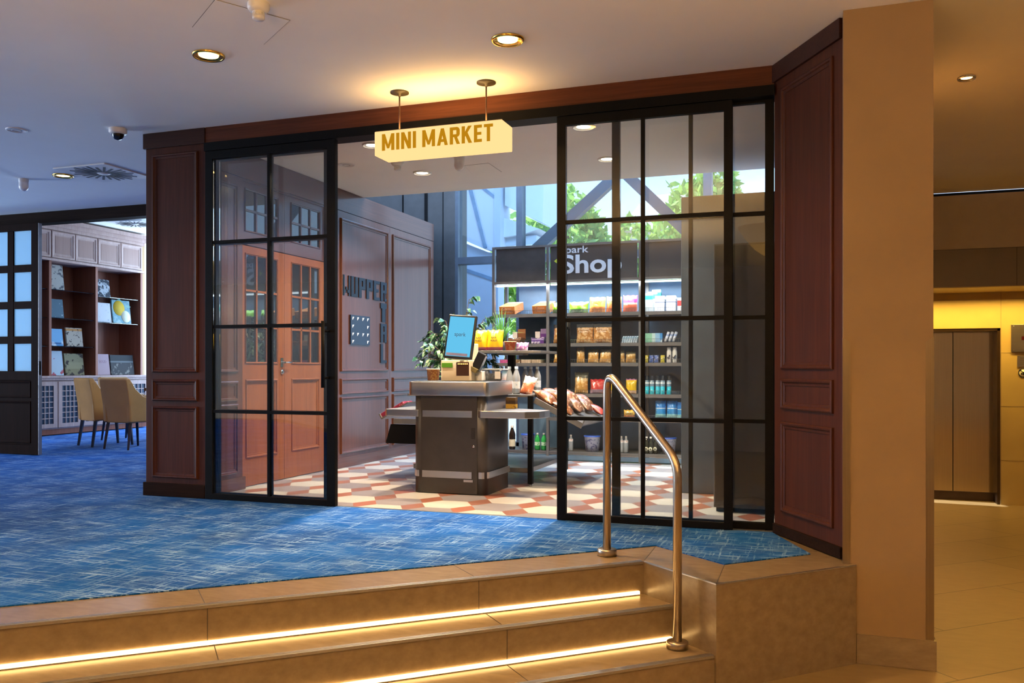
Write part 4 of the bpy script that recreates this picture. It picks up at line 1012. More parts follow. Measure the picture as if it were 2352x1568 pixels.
yel = pack('yellow_pouch', [(0, (.22, .02, .06)), (.16, (.72, .44, .01)), (.92, (.75, .50, .05))], ((.62, .33, .02), .60, .68, 12), .3, film=.5)
for i, (x, lab) in enumerate(((-2.885, 'yellow stand-up pouch directly right of the blue screen'), (-2.735, 'yellow stand-up pouch next to the orange cup'))):
    bag('snack_pouch', x, 7.42, 1.158, .155, .19, .06, yel, lab, 'snack pouch', 'yellow pouches on the island', text=[('BAR', .105, .05, .018), ('ROLLS', .08, .06, .016)], tm=ink)
tub(-2.60, 7.46, 1.158, .042, .052, .085, 'orange cup on the upper island shelf', pack('orange_cup', [(0, (.62, .11, .02))], ((.78, .30, .12), .52, .58, 30)), plain('peach_lid', (.75, .36, .20), .4))
bag('sweet_bag', -2.50, 7.48, 1.158, .12, .085, .05, pack('purple_bag', [(0, (.30, .12, .32))], ((.65, .55, .68), .5, .58, 40), film=.5), 'small purple sweet bag beside the orange cup', 'sweet bag', M=Matrix.Rotation(rad(-30), 4, 'X'))
cap_m = plain('pale_blue_cap', (.55, .68, .78), .35)
def bottle_prof(r, h): return [(.001, 0), (r*.85, 0), (r, .012), (r, h*.60), (r*.93, h*.66), (r*.55, h*.82), (r*.40, h*.87), (r*.40, h*.92)]
def bottle(name, x, y, z, r, h, body, cap, lab, cat, grp, label_m=None, lz=(.28, .5), M=None):
    t = thing(name, (x, y, z), lab, cat, grp)
    MB().lathe(bottle_prof(r, h), (x, y, z+.001), 20, cap=False).build('bottle_body', body, t)
    MB().lathe([(r*.46, h*.905), (r*.46, h*.985), (r*.38, h), (.001, h)], (x, y, z+.001), 18, cap=False).build('cap', cap, t)
    if label_m: MB().lathe([(r*1.012, h*lz[0]), (r*1.012, h*lz[1])], (x, y, z+.001), 20, cap=False).build('label', label_m, t)
    return t
wl_m = pack('water_label', [(0, (.62, .68, .76))], ((.30, .42, .58), .58, .64, 40))
BG = 'water bottles on the island'
for x, y, lab in ((-2.405, 7.06, 'water bottle standing foremost, right behind the counter edge'), (-2.58, 7.38, 'water bottle second from the counter in the left trio'), (-2.745, 7.64, 'water bottle at the back of the left trio, half hidden by the food box'),
                  (-2.385, 7.60, 'water bottle at the right end of the right trio'), (-2.46, 7.64, 'water bottle in the middle of the right trio'), (-2.535, 7.70, 'water bottle at the left of the right trio')):
    bottle('water_bottle', x, y, .775, .033, .238, pet, cap_m, lab, 'bottle', BG, wl_m, (.20, .46))
bag('sweet_bag', -2.322, 7.055, .775, .115, .165, .075, pack('red_clear_bag', [(0, (.42, .015, .02)), (.14, (.60, .17, .07)), (.62, (.62, .62, .62))], ((.70, .42, .32), .5, .58, 26), film=.6), 'clear topped bag of red and orange sweets between the water bottles', 'sweet bag', M=Matrix.Rotation(rad(-24), 4, 'X') @ Matrix.Rotation(rad(12), 4, 'Y'))
cb = thing('snack_box', (-2.33, 6.72, .668), 'small brown and gold box on the right steel bag shelf', 'box')
MB().box(-2.372, -2.288, 6.69, 6.75, .669, .76).build('carton', pack('brown_gold', [(0, (.55, .33, .05)), (.4, (.05, .03, .02)), (.72, (.12, .075, .03))], ((.10, .05, .02), .6, .64, 30)), cb, .002)
# sloping tray heaped with bags of bread snacks
brd = pack('bread_snack', [(0, (.17, .055, .014))], ((.46, .29, .17), .54, .60, 30), .3, film=.25); brd2 = pack('cracker_snack', [(0, (.16, .065, .022))], ((.48, .36, .28), .55, .60, 40), .3, film=.25)
TG = 'snack bags heaped in the sloping tray'
for i, (s_, y, up_, rz, w, h, m_, lab) in enumerate(((.06, 7.03, .03, 80, .15, .22, brd, 'clear bag of brown bread snacks at the near upper corner of the sloping tray'), (.25, 7.02, .03, 97, .13, .19, brd, 'clear bag of brown bread snacks low at the near tray corner'), (.15, 7.20, .055, 84, .15, .23, brd2, 'clear bag of crackers second from the near end of the sloping tray'),
        (.05, 7.36, .035, 95, .15, .22, brd, 'clear bag of bread snacks at the top edge of the sloping tray'), (.24, 7.36, .035, 86, .15, .21, brd2, 'bag of crackers just behind the sliding door frame'), (.14, 7.52, .06, 92, .16, .24, brd, 'bulging bag of bread snacks highest in the middle of the heap'),
        (.24, 7.66, .035, 84, .15, .21, brd2, 'clear bag of crackers right of the door frame, low in the tray'), (.06, 7.70, .035, 97, .15, .22, brd, 'clear bag of bread snacks high at the far half of the tray'), (.20, 7.83, .04, 90, .14, .22, brd, 'clear bag of bread snacks toward the far end of the tray'))):
    Mt = TR @ Matrix.Translation((s_+h*.42, y-7.45, up_)) @ Matrix.Rotation(rad(rz), 4, 'Z') @ Matrix.Rotation(rad(-84), 4, 'X')
    mb = bag_mb(w, h, .085, 40+i).xf(Matrix.Translation((0, 0, 0)) @ Mt); loc = tuple(Mt.translation)
    tag(mb.build('snack_bag', m_, loc=loc), lab, 'snack bag', TG)
Mt = TR @ Matrix.Translation((.42, .36, .03)) @ Matrix.Rotation(rad(80), 4, 'Z') @ Matrix.Rotation(rad(-80), 4, 'X')
tag(bag_mb(.12, .16, .05, 60).xf(Mt).build('snack_bag', pack('red_packet', [(0, (.48, .05, .03))], ((.62, .2, .14), .55, .62, 25), film=.5), loc=tuple(Mt.translation)), 'small red packet at the far end of the sloping tray', 'snack bag', TG)
for i, (s_, y, lab) in enumerate(((-.24, 6.98, 'burgundy sweet packet at the low edge of the left island tray'), (-.12, 7.03, 'dark burgundy packet higher up in the left island tray'))):
    Mt = TLm @ Matrix.Translation((s_, y-7.35, .022))
    tag(MB().box(-.055, .055, -.035, .16, -.02, .02).xf(Mt).build('sweet_packet', pack('burgundy_packet', [(0, (.20, .02, .05))], ((.42, .16, .18), .6, .66, 20)) if 'burgundy_packet' not in MATS else MATS['burgundy_packet'], loc=tuple(Mt.translation), bevel=.006), lab, 'sweet packet', 'burgundy packets in the left island tray')

# plants
def plant_leaf(mb, p, d, ln, wd, droop=.3, roll=0.):
    d = Vector(d).normalized(); sd = d.cross(Vector((0, 0, 1)));
    sd = sd.normalized() if sd.length > .01 else Vector((1, 0, 0))
    up_ = sd.cross(d); sd = sd*math.cos(roll)+up_*math.sin(roll)
    a = p; m_ = p+d*ln*.5+Vector((0, 0, .05*ln)); e_ = p+d*ln+Vector((0, 0, -droop*ln))
    q1 = p+d*ln*.25+Vector((0, 0, .03*ln)); q2 = p+d*ln*.75-Vector((0, 0, droop*ln*.4))
    mb.add([a, q1+sd*wd*.38, m_+sd*wd*.5, q2+sd*wd*.32, e_, q2-sd*wd*.32, m_-sd*wd*.5, q1-sd*wd*.38, m_, q1, q2],
           [(0, 1, 9), (9, 1, 2, 8), (8, 2, 3, 10), (10, 3, 4), (0, 9, 7), (9, 8, 6, 7), (8, 10, 5, 6), (10, 4, 5)], 0, True)
fic_m, nt, out = new_mat('variegated_leaf'); b = principled(nt, out, (.1, .25, .12), .35)
L(nt, ramp(nt, noise(nt, coords(nt), 30., 2.), [(.44, (.018, .085, .030)), (.54, (.06, .17, .07)), (.66, (.34, .42, .28))]), b.inputs['Base Color'])
fp = thing('potted_ficus', (-3.27, 7.80, .775), 'variegated leafy ficus in a pot on the island behind the blue screen', 'plant')
MB().lathe([(.001, 0), (.065, .0), (.085, .13), (.09, .14), (.08, .14), (.001, .125)], (-3.27, 7.80, .776), 24, cap=False).build('pot', plain('dark_pot', (.05, .045, .045), .6), fp)
rnd = random.Random(4); st = MB(); lv = MB()
base = Vector((-3.27, 7.80, .90))
for k in range(66):
    a = rnd.random()*2*PI; el = rnd.uniform(.2, 1.35); ln = rnd.uniform(.30, .60)
    if k < 4: a, el, ln = (.2, 1.3, .4, .0)[k], (1.38, 1.2, 1.05, .8)[k], (.78, .68, .66, .60)[k]
    tip = base+Vector((math.cos(a)*math.cos(el)*ln*.85, math.sin(a)*math.cos(el)*ln*.5, math.sin(el)*ln))
    mid = base+(tip-base)*.55+Vector((0, 0, .06)); dr_ = tip+Vector((math.cos(a)*.07, math.sin(a)*.04, -.07 if el < .9 else .03))
    P_ = [base, base+(mid-base)*.5+Vector((0, 0, .03)), mid, tip, dr_]; st.tube(P_, [.006, .005, .004, .003, .0015], 6)
    for q in range(17):
        f_ = .25+.75*q/16; i_ = min(3, int(f_*4)); lt = f_*4-i_ if i_ < 4 else 0
        p = P_[min(i_, 3)]*(1-lt)+P_[min(i_+1, 4)]*lt
        aa = a+rnd.uniform(-1.5, 1.5); plant_leaf(lv, p, (math.cos(aa), math.sin(aa), rnd.uniform(-1.1, .2)), rnd.uniform(.055, .09), rnd.uniform(.032, .046), rnd.uniform(.1, .6), rnd.uniform(-1.1, 1.1))
st.build('stem', bark, fp); lv.build('foliage', fic_m, fp)
gp = thing('potted_grass', (-2.78, 7.72, 1.158), 'spiky green grass plant behind the yellow pouches', 'plant')
MB().lathe([(.001, 0), (.045, 0), (.055, .09), (.05, .09), (.001, .08)], (-2.78, 7.72, 1.159), 20, cap=False).build('pot', MATS['dark_pot'], gp)
gl_ = MB()
for k in range(70):
    a = rnd.random()*2*PI; sp = rnd.random()**1.5*.17; h = rnd.uniform(.16, .32)-sp*.5
    p0 = Vector((-2.78+.02*math.cos(a), 7.72+.02*math.sin(a), 1.235)); cu = rnd.uniform(.6, 1.3)
    gl_.tube([p0, p0+Vector((math.cos(a)*sp*.3, math.sin(a)*sp*.3, h*.55)), p0+Vector((math.cos(a)*sp*.75, math.sin(a)*sp*.75, h*.9)), p0+Vector((math.cos(a)*sp*cu, math.sin(a)*sp*cu, h*(.85 if sp > .08 else 1.1)))], [.0028, .0024, .0018, .0006], 5)
gl_.build('foliage', plain('grass_leaf', (.10, .34, .07), .45, var=.4, vs=40), gp)

# ================================================================== wall shelving
sh = thing('shelf_unit', (-2.3, 9.2, 0), 'tall grey shop shelving unit with a dark lettered header', 'shelving')
YS, YB_ = 8.95, 9.42
XP = [-3.318, -2.695, -1.692, -1.02]
for x in XP:
    MB().box(x-.014, x+.014, YS, YS+.045, .012, 2.325).build('upright', grey_shelf, sh, .002)
    MB().box(x-.016, x+.016, YB_-.05, YB_, .012, 2.325).box(x-.012, x+.012, YS+.045, YB_-.05, .03, .06).build('rear_upright', grey_shelf, sh)
bkp = MB()
for a, c_ in zip(XP[:-1], XP[1:]): bkp.box(a+.016 if a > -3.2 else a+.15, c_-.016, YB_-.03, YB_-.02, .07, 1.93)
bkp.build('back_panel', dark_back, sh)
fas_m = plain('header_panel', (.075, .07, .068), .32, .2)
for a, c_ in zip(XP[:-1], XP[1:]):
    MB().box(a+.03, c_-.03, YS+.012, YS+.03, 1.945, 2.305).build('header_panel', fas_m, sh)
MB().box(XP[0]-.014, XP[-1]+.014, YS+.002, YS+.044, 2.305, 2.33).box(XP[0]-.014, XP[-1]+.014, YS+.002, YS+.044, 1.918, 1.945).build('header_frame', grey_shelf, sh)
shelf_light = emit('shelf_light', (.86, .95, 1.), 2.6)
for a, c_ in zip(XP[:-1], XP[1:]):
    MB().box(a+.02, c_-.02, YS+.05, YS+.075, 1.896, 1.912).build('light_tube', shelf_light, sh)
sp_ = text_mb('spark', .305, .098, .004, bold=.01); sp_.xf(face_M((-2.548, YS+.0115, 2.205))); sp_.build('lettering', white_ink, sh)
sp_ = text_mb('Shop', .66, .262, .004, bold=.022); sp_.xf(face_M((-2.545, YS+.0115, 1.905+.045))); sp_.build('lettering', white_ink, sh)
MB().add([(-2.625, YS+.011, 2.15), (-2.585, YS+.011, 2.18), (-2.585, YS+.011, 2.12), (-2.625, YS+.0125, 2.15), (-2.585, YS+.0125, 2.18), (-2.585, YS+.0125, 2.12)], [(0, 1, 2), (3, 4, 5), (0, 1, 4, 3), (1, 2, 5, 4), (2, 0, 3, 5)]).build('arrow_print', plain('lime_print', (.55, .62, .05), .5), sh)
LEV = [1.585, 1.262, 1.052, .724, .468, .105]
for bi, (a, c_) in enumerate(zip(XP[:-1], XP[1:])):
    for li, z in enumerate(LEV):
        if bi == 0 and li in (3, 4): continue
        s_ = MB().box(a+.016, c_-.016, YS+.02 if li < 5 else YS, YB_-.03, z-.012, z).box(a+.016, c_-.016, YS+.005, YS+.022, z-.032, z+.004)
        q = s_.build('shelf', grey_shelf, sh)
        if li < 5:
            wf = MB().box(a+.02, c_-.02, YS+.010, YS+.013, z+.040, z+.043); n = int((c_-a)/.022)
            for k in range(n+1):
                x = a+.02+(c_-a-.04)*k/n; wf.box(x-.001, x+.001, YS+.010, YS+.012, z+.004, z+.041)
            wf.build('wire_front', chrome, q)
MB().box(XP[0]+.014, XP[-1], YS+.01, YS+.03, .02, .068).build('kick_board', dark_back, sh)
area('shelf_tube', (-2.2, YS-.012, 1.90), 2.1, 11., (.90, .95, 1.), (rad(22), 0, 0), 'RECTANGLE', .02, 160)

# ------------------------------------------------------------------ goods on the shelves
def shop_box(name, x, y, z, w, d, h, mat, lab, cat, grp=None, rz=0, text=None, tm=None, tilt=0):
    T = Matrix.Translation((x, y, z+.001)) @ Matrix.Rotation(rad(rz), 4, 'Z') @ Matrix.Rotation(rad(tilt), 4, 'X')
    mb = MB().box(-w/2, w/2, 0, d, 0, h).xf(T)
    if not text: return tag(mb.build(name, mat, loc=(x, y, z), bevel=.002), lab, cat, grp)
    t = thing(name, (x, y, z), lab, cat, grp); mb.build('carton', mat, t, .002)
    for s_, zz, tw, th in text:
        q = text_mb(s_, tw, th, .0015, bold=.012); q.xf(face_M((-tw/2, -.0012, zz))).xf(T); q.build('lettering', tm or white_ink, t)
    return t
y0 = YS+.03
# row 1
choc = pack('choco_box', [(0, (.60, .22, .05)), (.9, (.72, .42, .28))], ((.30, .10, .03), .56, .60, 22))
for x, lab in ((-3.165, 'orange chocolate box at the left end of the top shelf'), (-2.785, 'orange chocolate box beside the shelf upright on the top shelf')):
    shop_box('chocolate_box', x, y0, 1.585, .178, .32, .09, choc, lab, 'chocolate box', 'chocolate boxes on the top shelf', 0, [('Choco', .055, .10, .026), ('Crossies', .022, .12, .026)], plain('pale_peach_print', (.75, .45, .32), .5) if 'pale_peach_print' not in MATS else MATS['pale_peach_print'], tilt=13)
grn = pack('green_pack', [(0, (.12, .20, .10)), (.35, (.18, .48, .02)), (.85, (.30, .60, .06))], ((.40, .62, .15), .58, .66, 20), film=.5)
for x, w, lab in ((-2.605, .12, 'green sweet pack half hidden behind the sliding door frame'), (-2.372, .215, 'wide green sweet pack on the top shelf left of the yellow bags')):
    bag('sweet_bag', x, y0+.06, 1.585, w, .125, .09, grn, lab, 'sweet bag', 'green packs on the top shelf')
hb = pack('yellow_sweet_bag', [(0, (.50, .18, .05)), (.38, (.72, .46, .06)), (.9, (.70, .45, .03))], ((.68, .30, .05), .57, .63, 20), film=.6); hb2 = pack('orange_sweet_bag', [(0, (.55, .13, .03)), (.55, (.72, .44, .12)), (.9, (.66, .42, .05))], ((.72, .26, .05), .55, .62, 20), film=.6)
bag('sweet_bag', -2.164, y0+.05, 1.585, .175, .17, .07, hb, 'yellow sweet bag with dark lettering, left of the pair on the top shelf', 'sweet bag', 'yellow bags on the top shelf', text=[('HARIBO', .105, .105, .022)], tm=ink)
bag('sweet_bag', -1.985, y0+.05, 1.585, .165, .172, .07, hb2, 'orange bottomed sweet bag with dark lettering, beside the black door mullion', 'sweet bag', 'yellow bags on the top shelf', text=[('HARIBO', .105, .105, .022)], tm=ink)
bag('sweet_bag', -1.81, y0+.05, 1.585, .155, .18, .07, pack('pink_pack', [(0, (.62, .12, .06)), (.45, (.75, .60, .45)), (.55, (.72, .05, .30))], ((.80, .35, .45), .6, .66, 24), film=.5), 'bright pink and red sweet bag on the top shelf', 'sweet bag')
teal = pack('teal_carton', [(0, (.70, .76, .78)), (.66, (.06, .46, .44)), (.88, (.55, .75, .74))], ((.18, .28, .34), .63, .66, 25, .6))
for k, (x, yy, h, lab) in enumerate(((-1.615, y0, .19, 'teal and white carton foremost of the three on the top shelf'), (-1.585, y0+.10, .215, 'teal and white carton in the middle of the three'), (-1.56, y0+.20, .245, 'teal and white carton at the back of the three, tallest'))):
    shop_box('hygiene_carton', x, yy, 1.585, .095, .06, h, teal, lab, 'carton', 'teal cartons on the top shelf', 0, None, None, 0)
wp = pack('white_carton', [(0, (.66, .68, .75)), (.58, (.16, .17, .22)), (.66, (.78, .78, .78)), (.72, (.20, .21, .25)), (.78, (.80, .80, .80))], ((.22, .23, .30), .66, .69, 30, .5))
for x, lab in ((-1.495, 'white hygiene carton beside the teal cartons'), (-1.38, 'white hygiene carton at the right end of the top shelf')):
    shop_box('hygiene_carton', x, y0+.02, 1.585, .098, .09, .165, wp, lab, 'carton', 'white cartons on the top shelf', 0, None, None, -6)
shop_box('hygiene_carton', -1.285, y0+.04, 1.585, .06, .06, .14, pack('red_white_carton', [(0, (.75, .75, .75)), (.4, (.6, .05, .05)), (.8, (.78, .78, .78))]), 'red and white carton cut off by the dark partition', 'carton')
# row 2: opened display boxes
def open_box(x, z, base_m, in_m, lab):
    t = thing('chocolate_display_box', (x, y0, z), lab, 'display box', 'opened display boxes')
    MB().box(x-.075, x+.075, y0, y0+.006, z+.001, z+.055).box(x-.075, x-.069, y0, y0+.14, z+.001, z+.07).box(x+.069, x+.075, y0, y0+.14, z+.001, z+.07).box(x-.075, x+.075, y0, y0+.14, z+.001, z+.006).build('tray', base_m, t)
    MB().box(x-.01, x+.08, y0+.14, y0+.147, z+.05, z+.17).build('lid', base_m, t)
    br_ = MB()
    for k in range(5): br_.box(x-.062+k*.026, x-.040+k*.026, y0+.012, y0+.13, z+.008, z+.05+.006*k)
    br_.build('chocolate_bar', in_m, t)
    MB().box(x-.075, x-.02, y0+.15, y0+.153, z+.07, z+.14).build('price_card', paper, t)
open_box(-3.08, 1.262, pack('brown_carton', [(0, (.22, .09, .04)), (.6, (.36, .17, .08))]), pack('cream_bars', [(0, (.55, .42, .30))], ((.16, .07, .04), .52, .56, 40)), 'opened brown chocolate display box on the second shelf')
open_box(-2.815, 1.262, pack('purple_carton', [(0, (.16, .05, .28)), (.55, (.36, .26, .48))]), pack('pale_bars', [(0, (.60, .55, .62))], ((.16, .06, .26), .52, .56, 40)), 'opened purple chocolate display box on the second shelf')
for k, x in enumerate((-2.87, -2.835, -2.80)): tag(MB().box(x-.014, x+.014, y0-.012, y0-.002, 1.264, 1.288).build('chocolate_piece', MATS['pale_bars'], loc=(x, y0, 1.262), bevel=.002), ('little chocolate piece left of three before the purple box', 'little chocolate piece in the middle of three before the purple box', 'little chocolate piece right of three before the purple box')[k], 'chocolate', 'chocolate pieces before the purple box')
pea = pack('peanut_flips_bag', [(0, (.52, .24, .06)), (.78, (.07, .08, .09))], ((.74, .48, .22), .47, .55, 32, .8), .25, film=.8)
cream_ink = plain('cream_print', (.80, .62, .40), .5)
for x, w, lab, tx in ((-2.60, .11, 'peanut snack bag mostly hidden by the sliding door frame', None), (-2.306, .185, 'big peanut snack bag on the second shelf, left one of the pair', 1), (-2.108, .215, 'big peanut snack bag on the second shelf, right one of the pair', 1)):
    bag('peanut_snack_bag', x, y0+.06, 1.262, w, .21, .10, pea, lab, 'snack bag', 'peanut snack bags on the second shelf', text=[('Erdnuss', .135, .12, .028), ('Flippies', .105, .10, .024)] if tx else None, tm=cream_ink)
tis = pack('tissue_pack', [(0, (.60, .70, .76))], ((.10, .25, .33), .54, .58, 45), axis=0)
for k in range(7):
    x = -1.885+k*.024
    tag(MB().box(-.010, .010, 0, .09, 0, .072).xf(Matrix.Translation((x, y0, 1.264)) @ Matrix.Rotation(rad(16), 4, 'Y')).build('tissue_pack', tis, loc=(x, y0, 1.262), bevel=.004), 'striped pocket tissue pack leaning in the row on the second shelf', 'tissue pack', 'pocket tissues on the second shelf')
shop_box('wipes_pack', -1.565, y0+.02, 1.262, .20, .08, .10, pack('wipes_print', [(0, (.28, .62, .42)), (.45, (.60, .78, .74)), (.62, (.30, .55, .78)), (.86, (.06, .30, .66))], ((.75, .86, .84), .58, .64, 18), axis=0), 'green and blue wet wipes pack on the second shelf', 'wipes pack')
tubm = pack('white_tube', [(0, (.74, .76, .80)), (.6, (.30, .40, .62)), (.75, (.76, .78, .82))])
for k, x in enumerate((-1.435, -1.395, -1.355)):
    tag(MB().tube([(x, y0+.01, 1.272), (x+.03, y0+.05, 1.37)], [.013, .016], 12).build('cream_tube', tubm, loc=(x, y0, 1.262)), ('white tube next to the wipes pack', 'white tube in the middle of the three', 'white tube at the end of the second shelf')[k], 'tube', 'white tubes on the second shelf')
# row 3
for k, (x, cm, lab) in enumerate(((-3.20, (.62, .10, .30), 'low pink bar box at the left of the third shelf'), (-3.07, (.30, .16, .07), 'low brown bar box on the third shelf'), (-2.95, (.66, .50, .34), 'low cream bar box on the third shelf'), (-2.83, (.52, .40, .26), 'low tan bar box beside the upright on the third shelf'))):
    shop_box('bar_box', x, y0, 1.052, .105, .16, .042, pack('bar_box_%d' % k, [(0, cm)], ((.75, .62, .45), .55, .60, 35)), lab, 'bar box', 'low bar boxes on the third shelf')
chp = pack('chips_bag', [(0, (.55, .30, .07)), (.58, (.60, .46, .25)), (.70, (.10, .10, .07))], ((.74, .52, .24), .5, .58, 26, .75), .25, film=.8)
for x, w, h, lab in ((-2.60, .10, .13, 'small chips bag partly hidden by the sliding door frame'), (-2.345, .09, .17, 'small chips bag leaning at the left of the third shelf'), (-2.21, .12, .15, 'small chips bag left of the middle pair on the third shelf'), (-2.082, .125, .15, 'small chips bag right of the middle pair on the third shelf'), (-1.91, .09, .135, 'small chips bag just right of the black mullion'), (-1.805, .108, .125, 'small chips bag at the right upright of the third shelf')):
    bag('chips_bag', x, y0+.05, 1.052, w, h, .06, chp, lab, 'chips bag', 'chips bags on the third shelf', M=Matrix.Rotation(rad(-8), 4, 'X') @ Matrix.Rotation(rad(_sd[0] % 3*4-4), 4, 'Y'))
for x, cm, lab in ((-1.637, (.55, .48, .06), 'small yellow pouch left of the blue ones'), (-1.582, (.07, .14, .46), 'small blue pouch next to the yellow one'), (-1.53, (.10, .18, .52), 'small blue pouch in the middle'), (-1.466, (.62, .55, .05), 'small yellow pouch beside the white spray cans')):
    bag('small_pouch', x, y0+.03, 1.052, .045, .08, .03, pack('small_pouch_%d' % _sd[0], [(0, cm)], ((.75, .75, .75), .56, .62, 45)), lab, 'pouch', 'small pouches on the third shelf')
for x, lab in ((-1.40, 'white spray can with a black tick, left one'), (-1.342, 'white spray can with a black tick, right one')):
    t = thing('spray_can', (x, y0+.04, 1.052), lab, 'spray can', 'white spray cans')
    MB().lathe([(.001, 0), (.024, 0), (.025, .005), (.025, .118), (.020, .126)], (x, y0+.04, 1.053), 20, cap=False).build('can_body', white_plastic, t)
    MB().lathe([(.021, .124), (.0215, .155), (.018, .162), (.001, .163)], (x, y0+.04, 1.053), 20, cap=False).build('cap', white_plastic, t)
    ck = MB(); bar2(ck, (x-.014, 1.115), (x-.006, 1.10), y0+.0145, .005); bar2(ck, (x-.007, 1.10), (x+.012, 1.135), y0+.0145, .005); ck.build('tick_print', ink, t)
# row 4
bag('chips_bag', -2.345, y0+.06, .724, .15, .23, .09, chp, 'large chips bag with a dark top on the fourth shelf', 'chips bag')
bag('sweet_bag', -2.165, y0+.06, .724, .16, .155, .08, pack('red_bag', [(0, (.45, .30, .40)), (.3, (.52, .05, .04)), (.85, (.42, .02, .03))], ((.70, .40, .35), .56, .62, 26), film=.5), 'red sweet bag right of the large chips bag', 'sweet bag')
yb = pack('yellow_carton', [(0, (.66, .44, .30)), (.22, (.74, .50, .01)), (.9, (.35, .12, .30))], ((.10, .08, .03), .64, .67, 18, .8))
for x, lab in ((-1.985, 'yellow snack carton behind the bend of the handrail'), (-1.80, 'yellow snack carton right of the handrail bend')):
    bag('snack_pouch', x, y0+.05, .724, .115, .16, .05, yb, lab, 'snack pouch', 'yellow pouches on the fourth shelf')
gel_b = glassy('clear_gel_bottle', (.62, .74, .80), gain=3., rough=.06); gel_m = plain('aqua_gel', (.02, .48, .60), .2); gtext = plain('gel_label', (.72, .80, .84), .4)
for k, x in enumerate((-1.63, -1.576, -1.517, -1.466, -1.40)):
    t = thing('shower_gel', (x, y0+.035, .724), ('aqua shower gel bottle first from the left in the row', 'aqua shower gel bottle second from the left in the row', 'aqua shower gel bottle in the middle of the row', 'aqua shower gel bottle fourth from the left in the row', 'aqua shower gel bottle at the right end, slightly apart')[k], 'shower gel', 'shower gels on the fourth shelf')
    c0 = (x, y0+.035, .725)
    MB().lathe([(.001, 0), (.022, 0), (.023, .004), (.023, .085), (.001, .085)], c0, 20, cap=False).build('gel', gel_m, t)
    MB().lathe([(.0235, .084), (.0235, .145), (.020, .148)], c0, 20, cap=False).build('upper_body', plain('slate_bottle', (.16, .26, .34), .2) if 'slate_bottle' not in MATS else MATS['slate_bottle'], t)
    MB().lathe([(.021, .147), (.0215, .192), (.019, .196), (.001, .196)], c0, 20, cap=False).build('cap', gel_b, t)
    MB().lathe([(.0239, .112), (.0239, .128)], c0, 20, cap=False).build('label', gtext, t)
# row 5
bag('sweet_bag', -1.815, y0+.03, .468, .12, .09, .04, hb, 'small yellow sweet bag with dark lettering on the fifth shelf', 'sweet bag', text=[('HARIBO', .04, .08, .02)], tm=ink)
bag('sweet_bag', -2.10, y0+.05, .468, .10, .10, .05, MATS['red_packet'], 'small red sweet bag on the fifth shelf behind the tray', 'sweet bag')
alw = pack('blue_hygiene_pack', [(0, (.30, .66, .72)), (.28, (.03, .28, .68)), (.56, (.62, .74, .86)), (.60, (.02, .20, .62))], ((.55, .75, .85), .62, .68, 20), film=.5)
for x, lab in ((-1.49, 'blue hygiene pack, left of the pair on the fifth shelf'), (-1.372, 'blue hygiene pack, right of the pair on the fifth shelf')):
    bag('hygiene_pack', x, y0+.05, .468, .112, .19, .085, alw, lab, 'hygiene pack', 'blue hygiene packs', M=Matrix.Rotation(rad(-3), 4, 'X'))
shop_box('hygiene_carton', -1.29, y0+.04, .468, .05, .08, .18, alw, 'blue pack cut off by the dark partition on the fifth shelf', 'hygiene pack')
# row 6
lid_b = plain('blue_lid', (.03, .10, .52), .35); buck = pack('snack_bucket', [(0, (.56, .58, .70))], ((.16, .18, .36), .55, .6, 32))
for x, r, lab in ((-2.962, .072, 'white snack bucket with a blue lid left of the green bottles'), (-2.233, .086, 'white snack bucket with a blue lid seen under the sloping tray'), (-1.415, .078, 'white snack bucket with a blue lid behind the handrail bend')):
    tub(x, y0+.11, .105, r*.82, r, .172, lab, buck, lid_b, 'snack buckets on the bottom shelf')
bottle('wine_bottle', -3.128, y0+.06, .105, .036, .262, plain('dark_wine_glass', (.02, .012, .008), .08), plain('pale_capsule', (.62, .58, .50), .4), 'dark wine bottle half hidden behind the counter on the bottom shelf', 'bottle', None, plain('cream_label', (.66, .60, .42), .5), (.12, .42))
gcap = plain('silver_cap', (.55, .62, .58), .3, .6); glab = pack('green_label', [(0, (.50, .68, .52))], ((.06, .32, .10), .52, .57, 50))
for x, lab in ((-2.836, 'green soda bottle, left of the pair on the bottom shelf'), (-2.762, 'green soda bottle, right of the pair on the bottom shelf')):
    bottle('soda_bottle', x, y0+.06, .105, .030, .186, plain('green_soda', (.03, .32, .07), .08) if 'green_soda' not in MATS else MATS['green_soda'], gcap, lab, 'bottle', 'green soda bottles', glab, (.28, .48))
clab = pack('clear_label', [(0, (.62, .58, .58))], ((.4, .1, .1), .6, .65, 40))
for x, lab in ((-2.457, 'slim clear bottle left of the blue lidded bucket'), (-1.905, 'slim clear bottle beside the black mullion'), (-1.855, 'slim clear bottle at the right upright of the bottom shelf')):
    bottle('spirit_bottle', x, y0+.06, .105, .024, .175, pet, plain('grey_cap', (.36, .34, .34), .4) if 'grey_cap' not in MATS else MATS['grey_cap'], lab, 'bottle', 'clear bottles on the bottom shelf', clab, (.60, .75))
juice = glassy('pale_juice_bottle', (.74, .76, .58), gain=2.2, rough=.04)
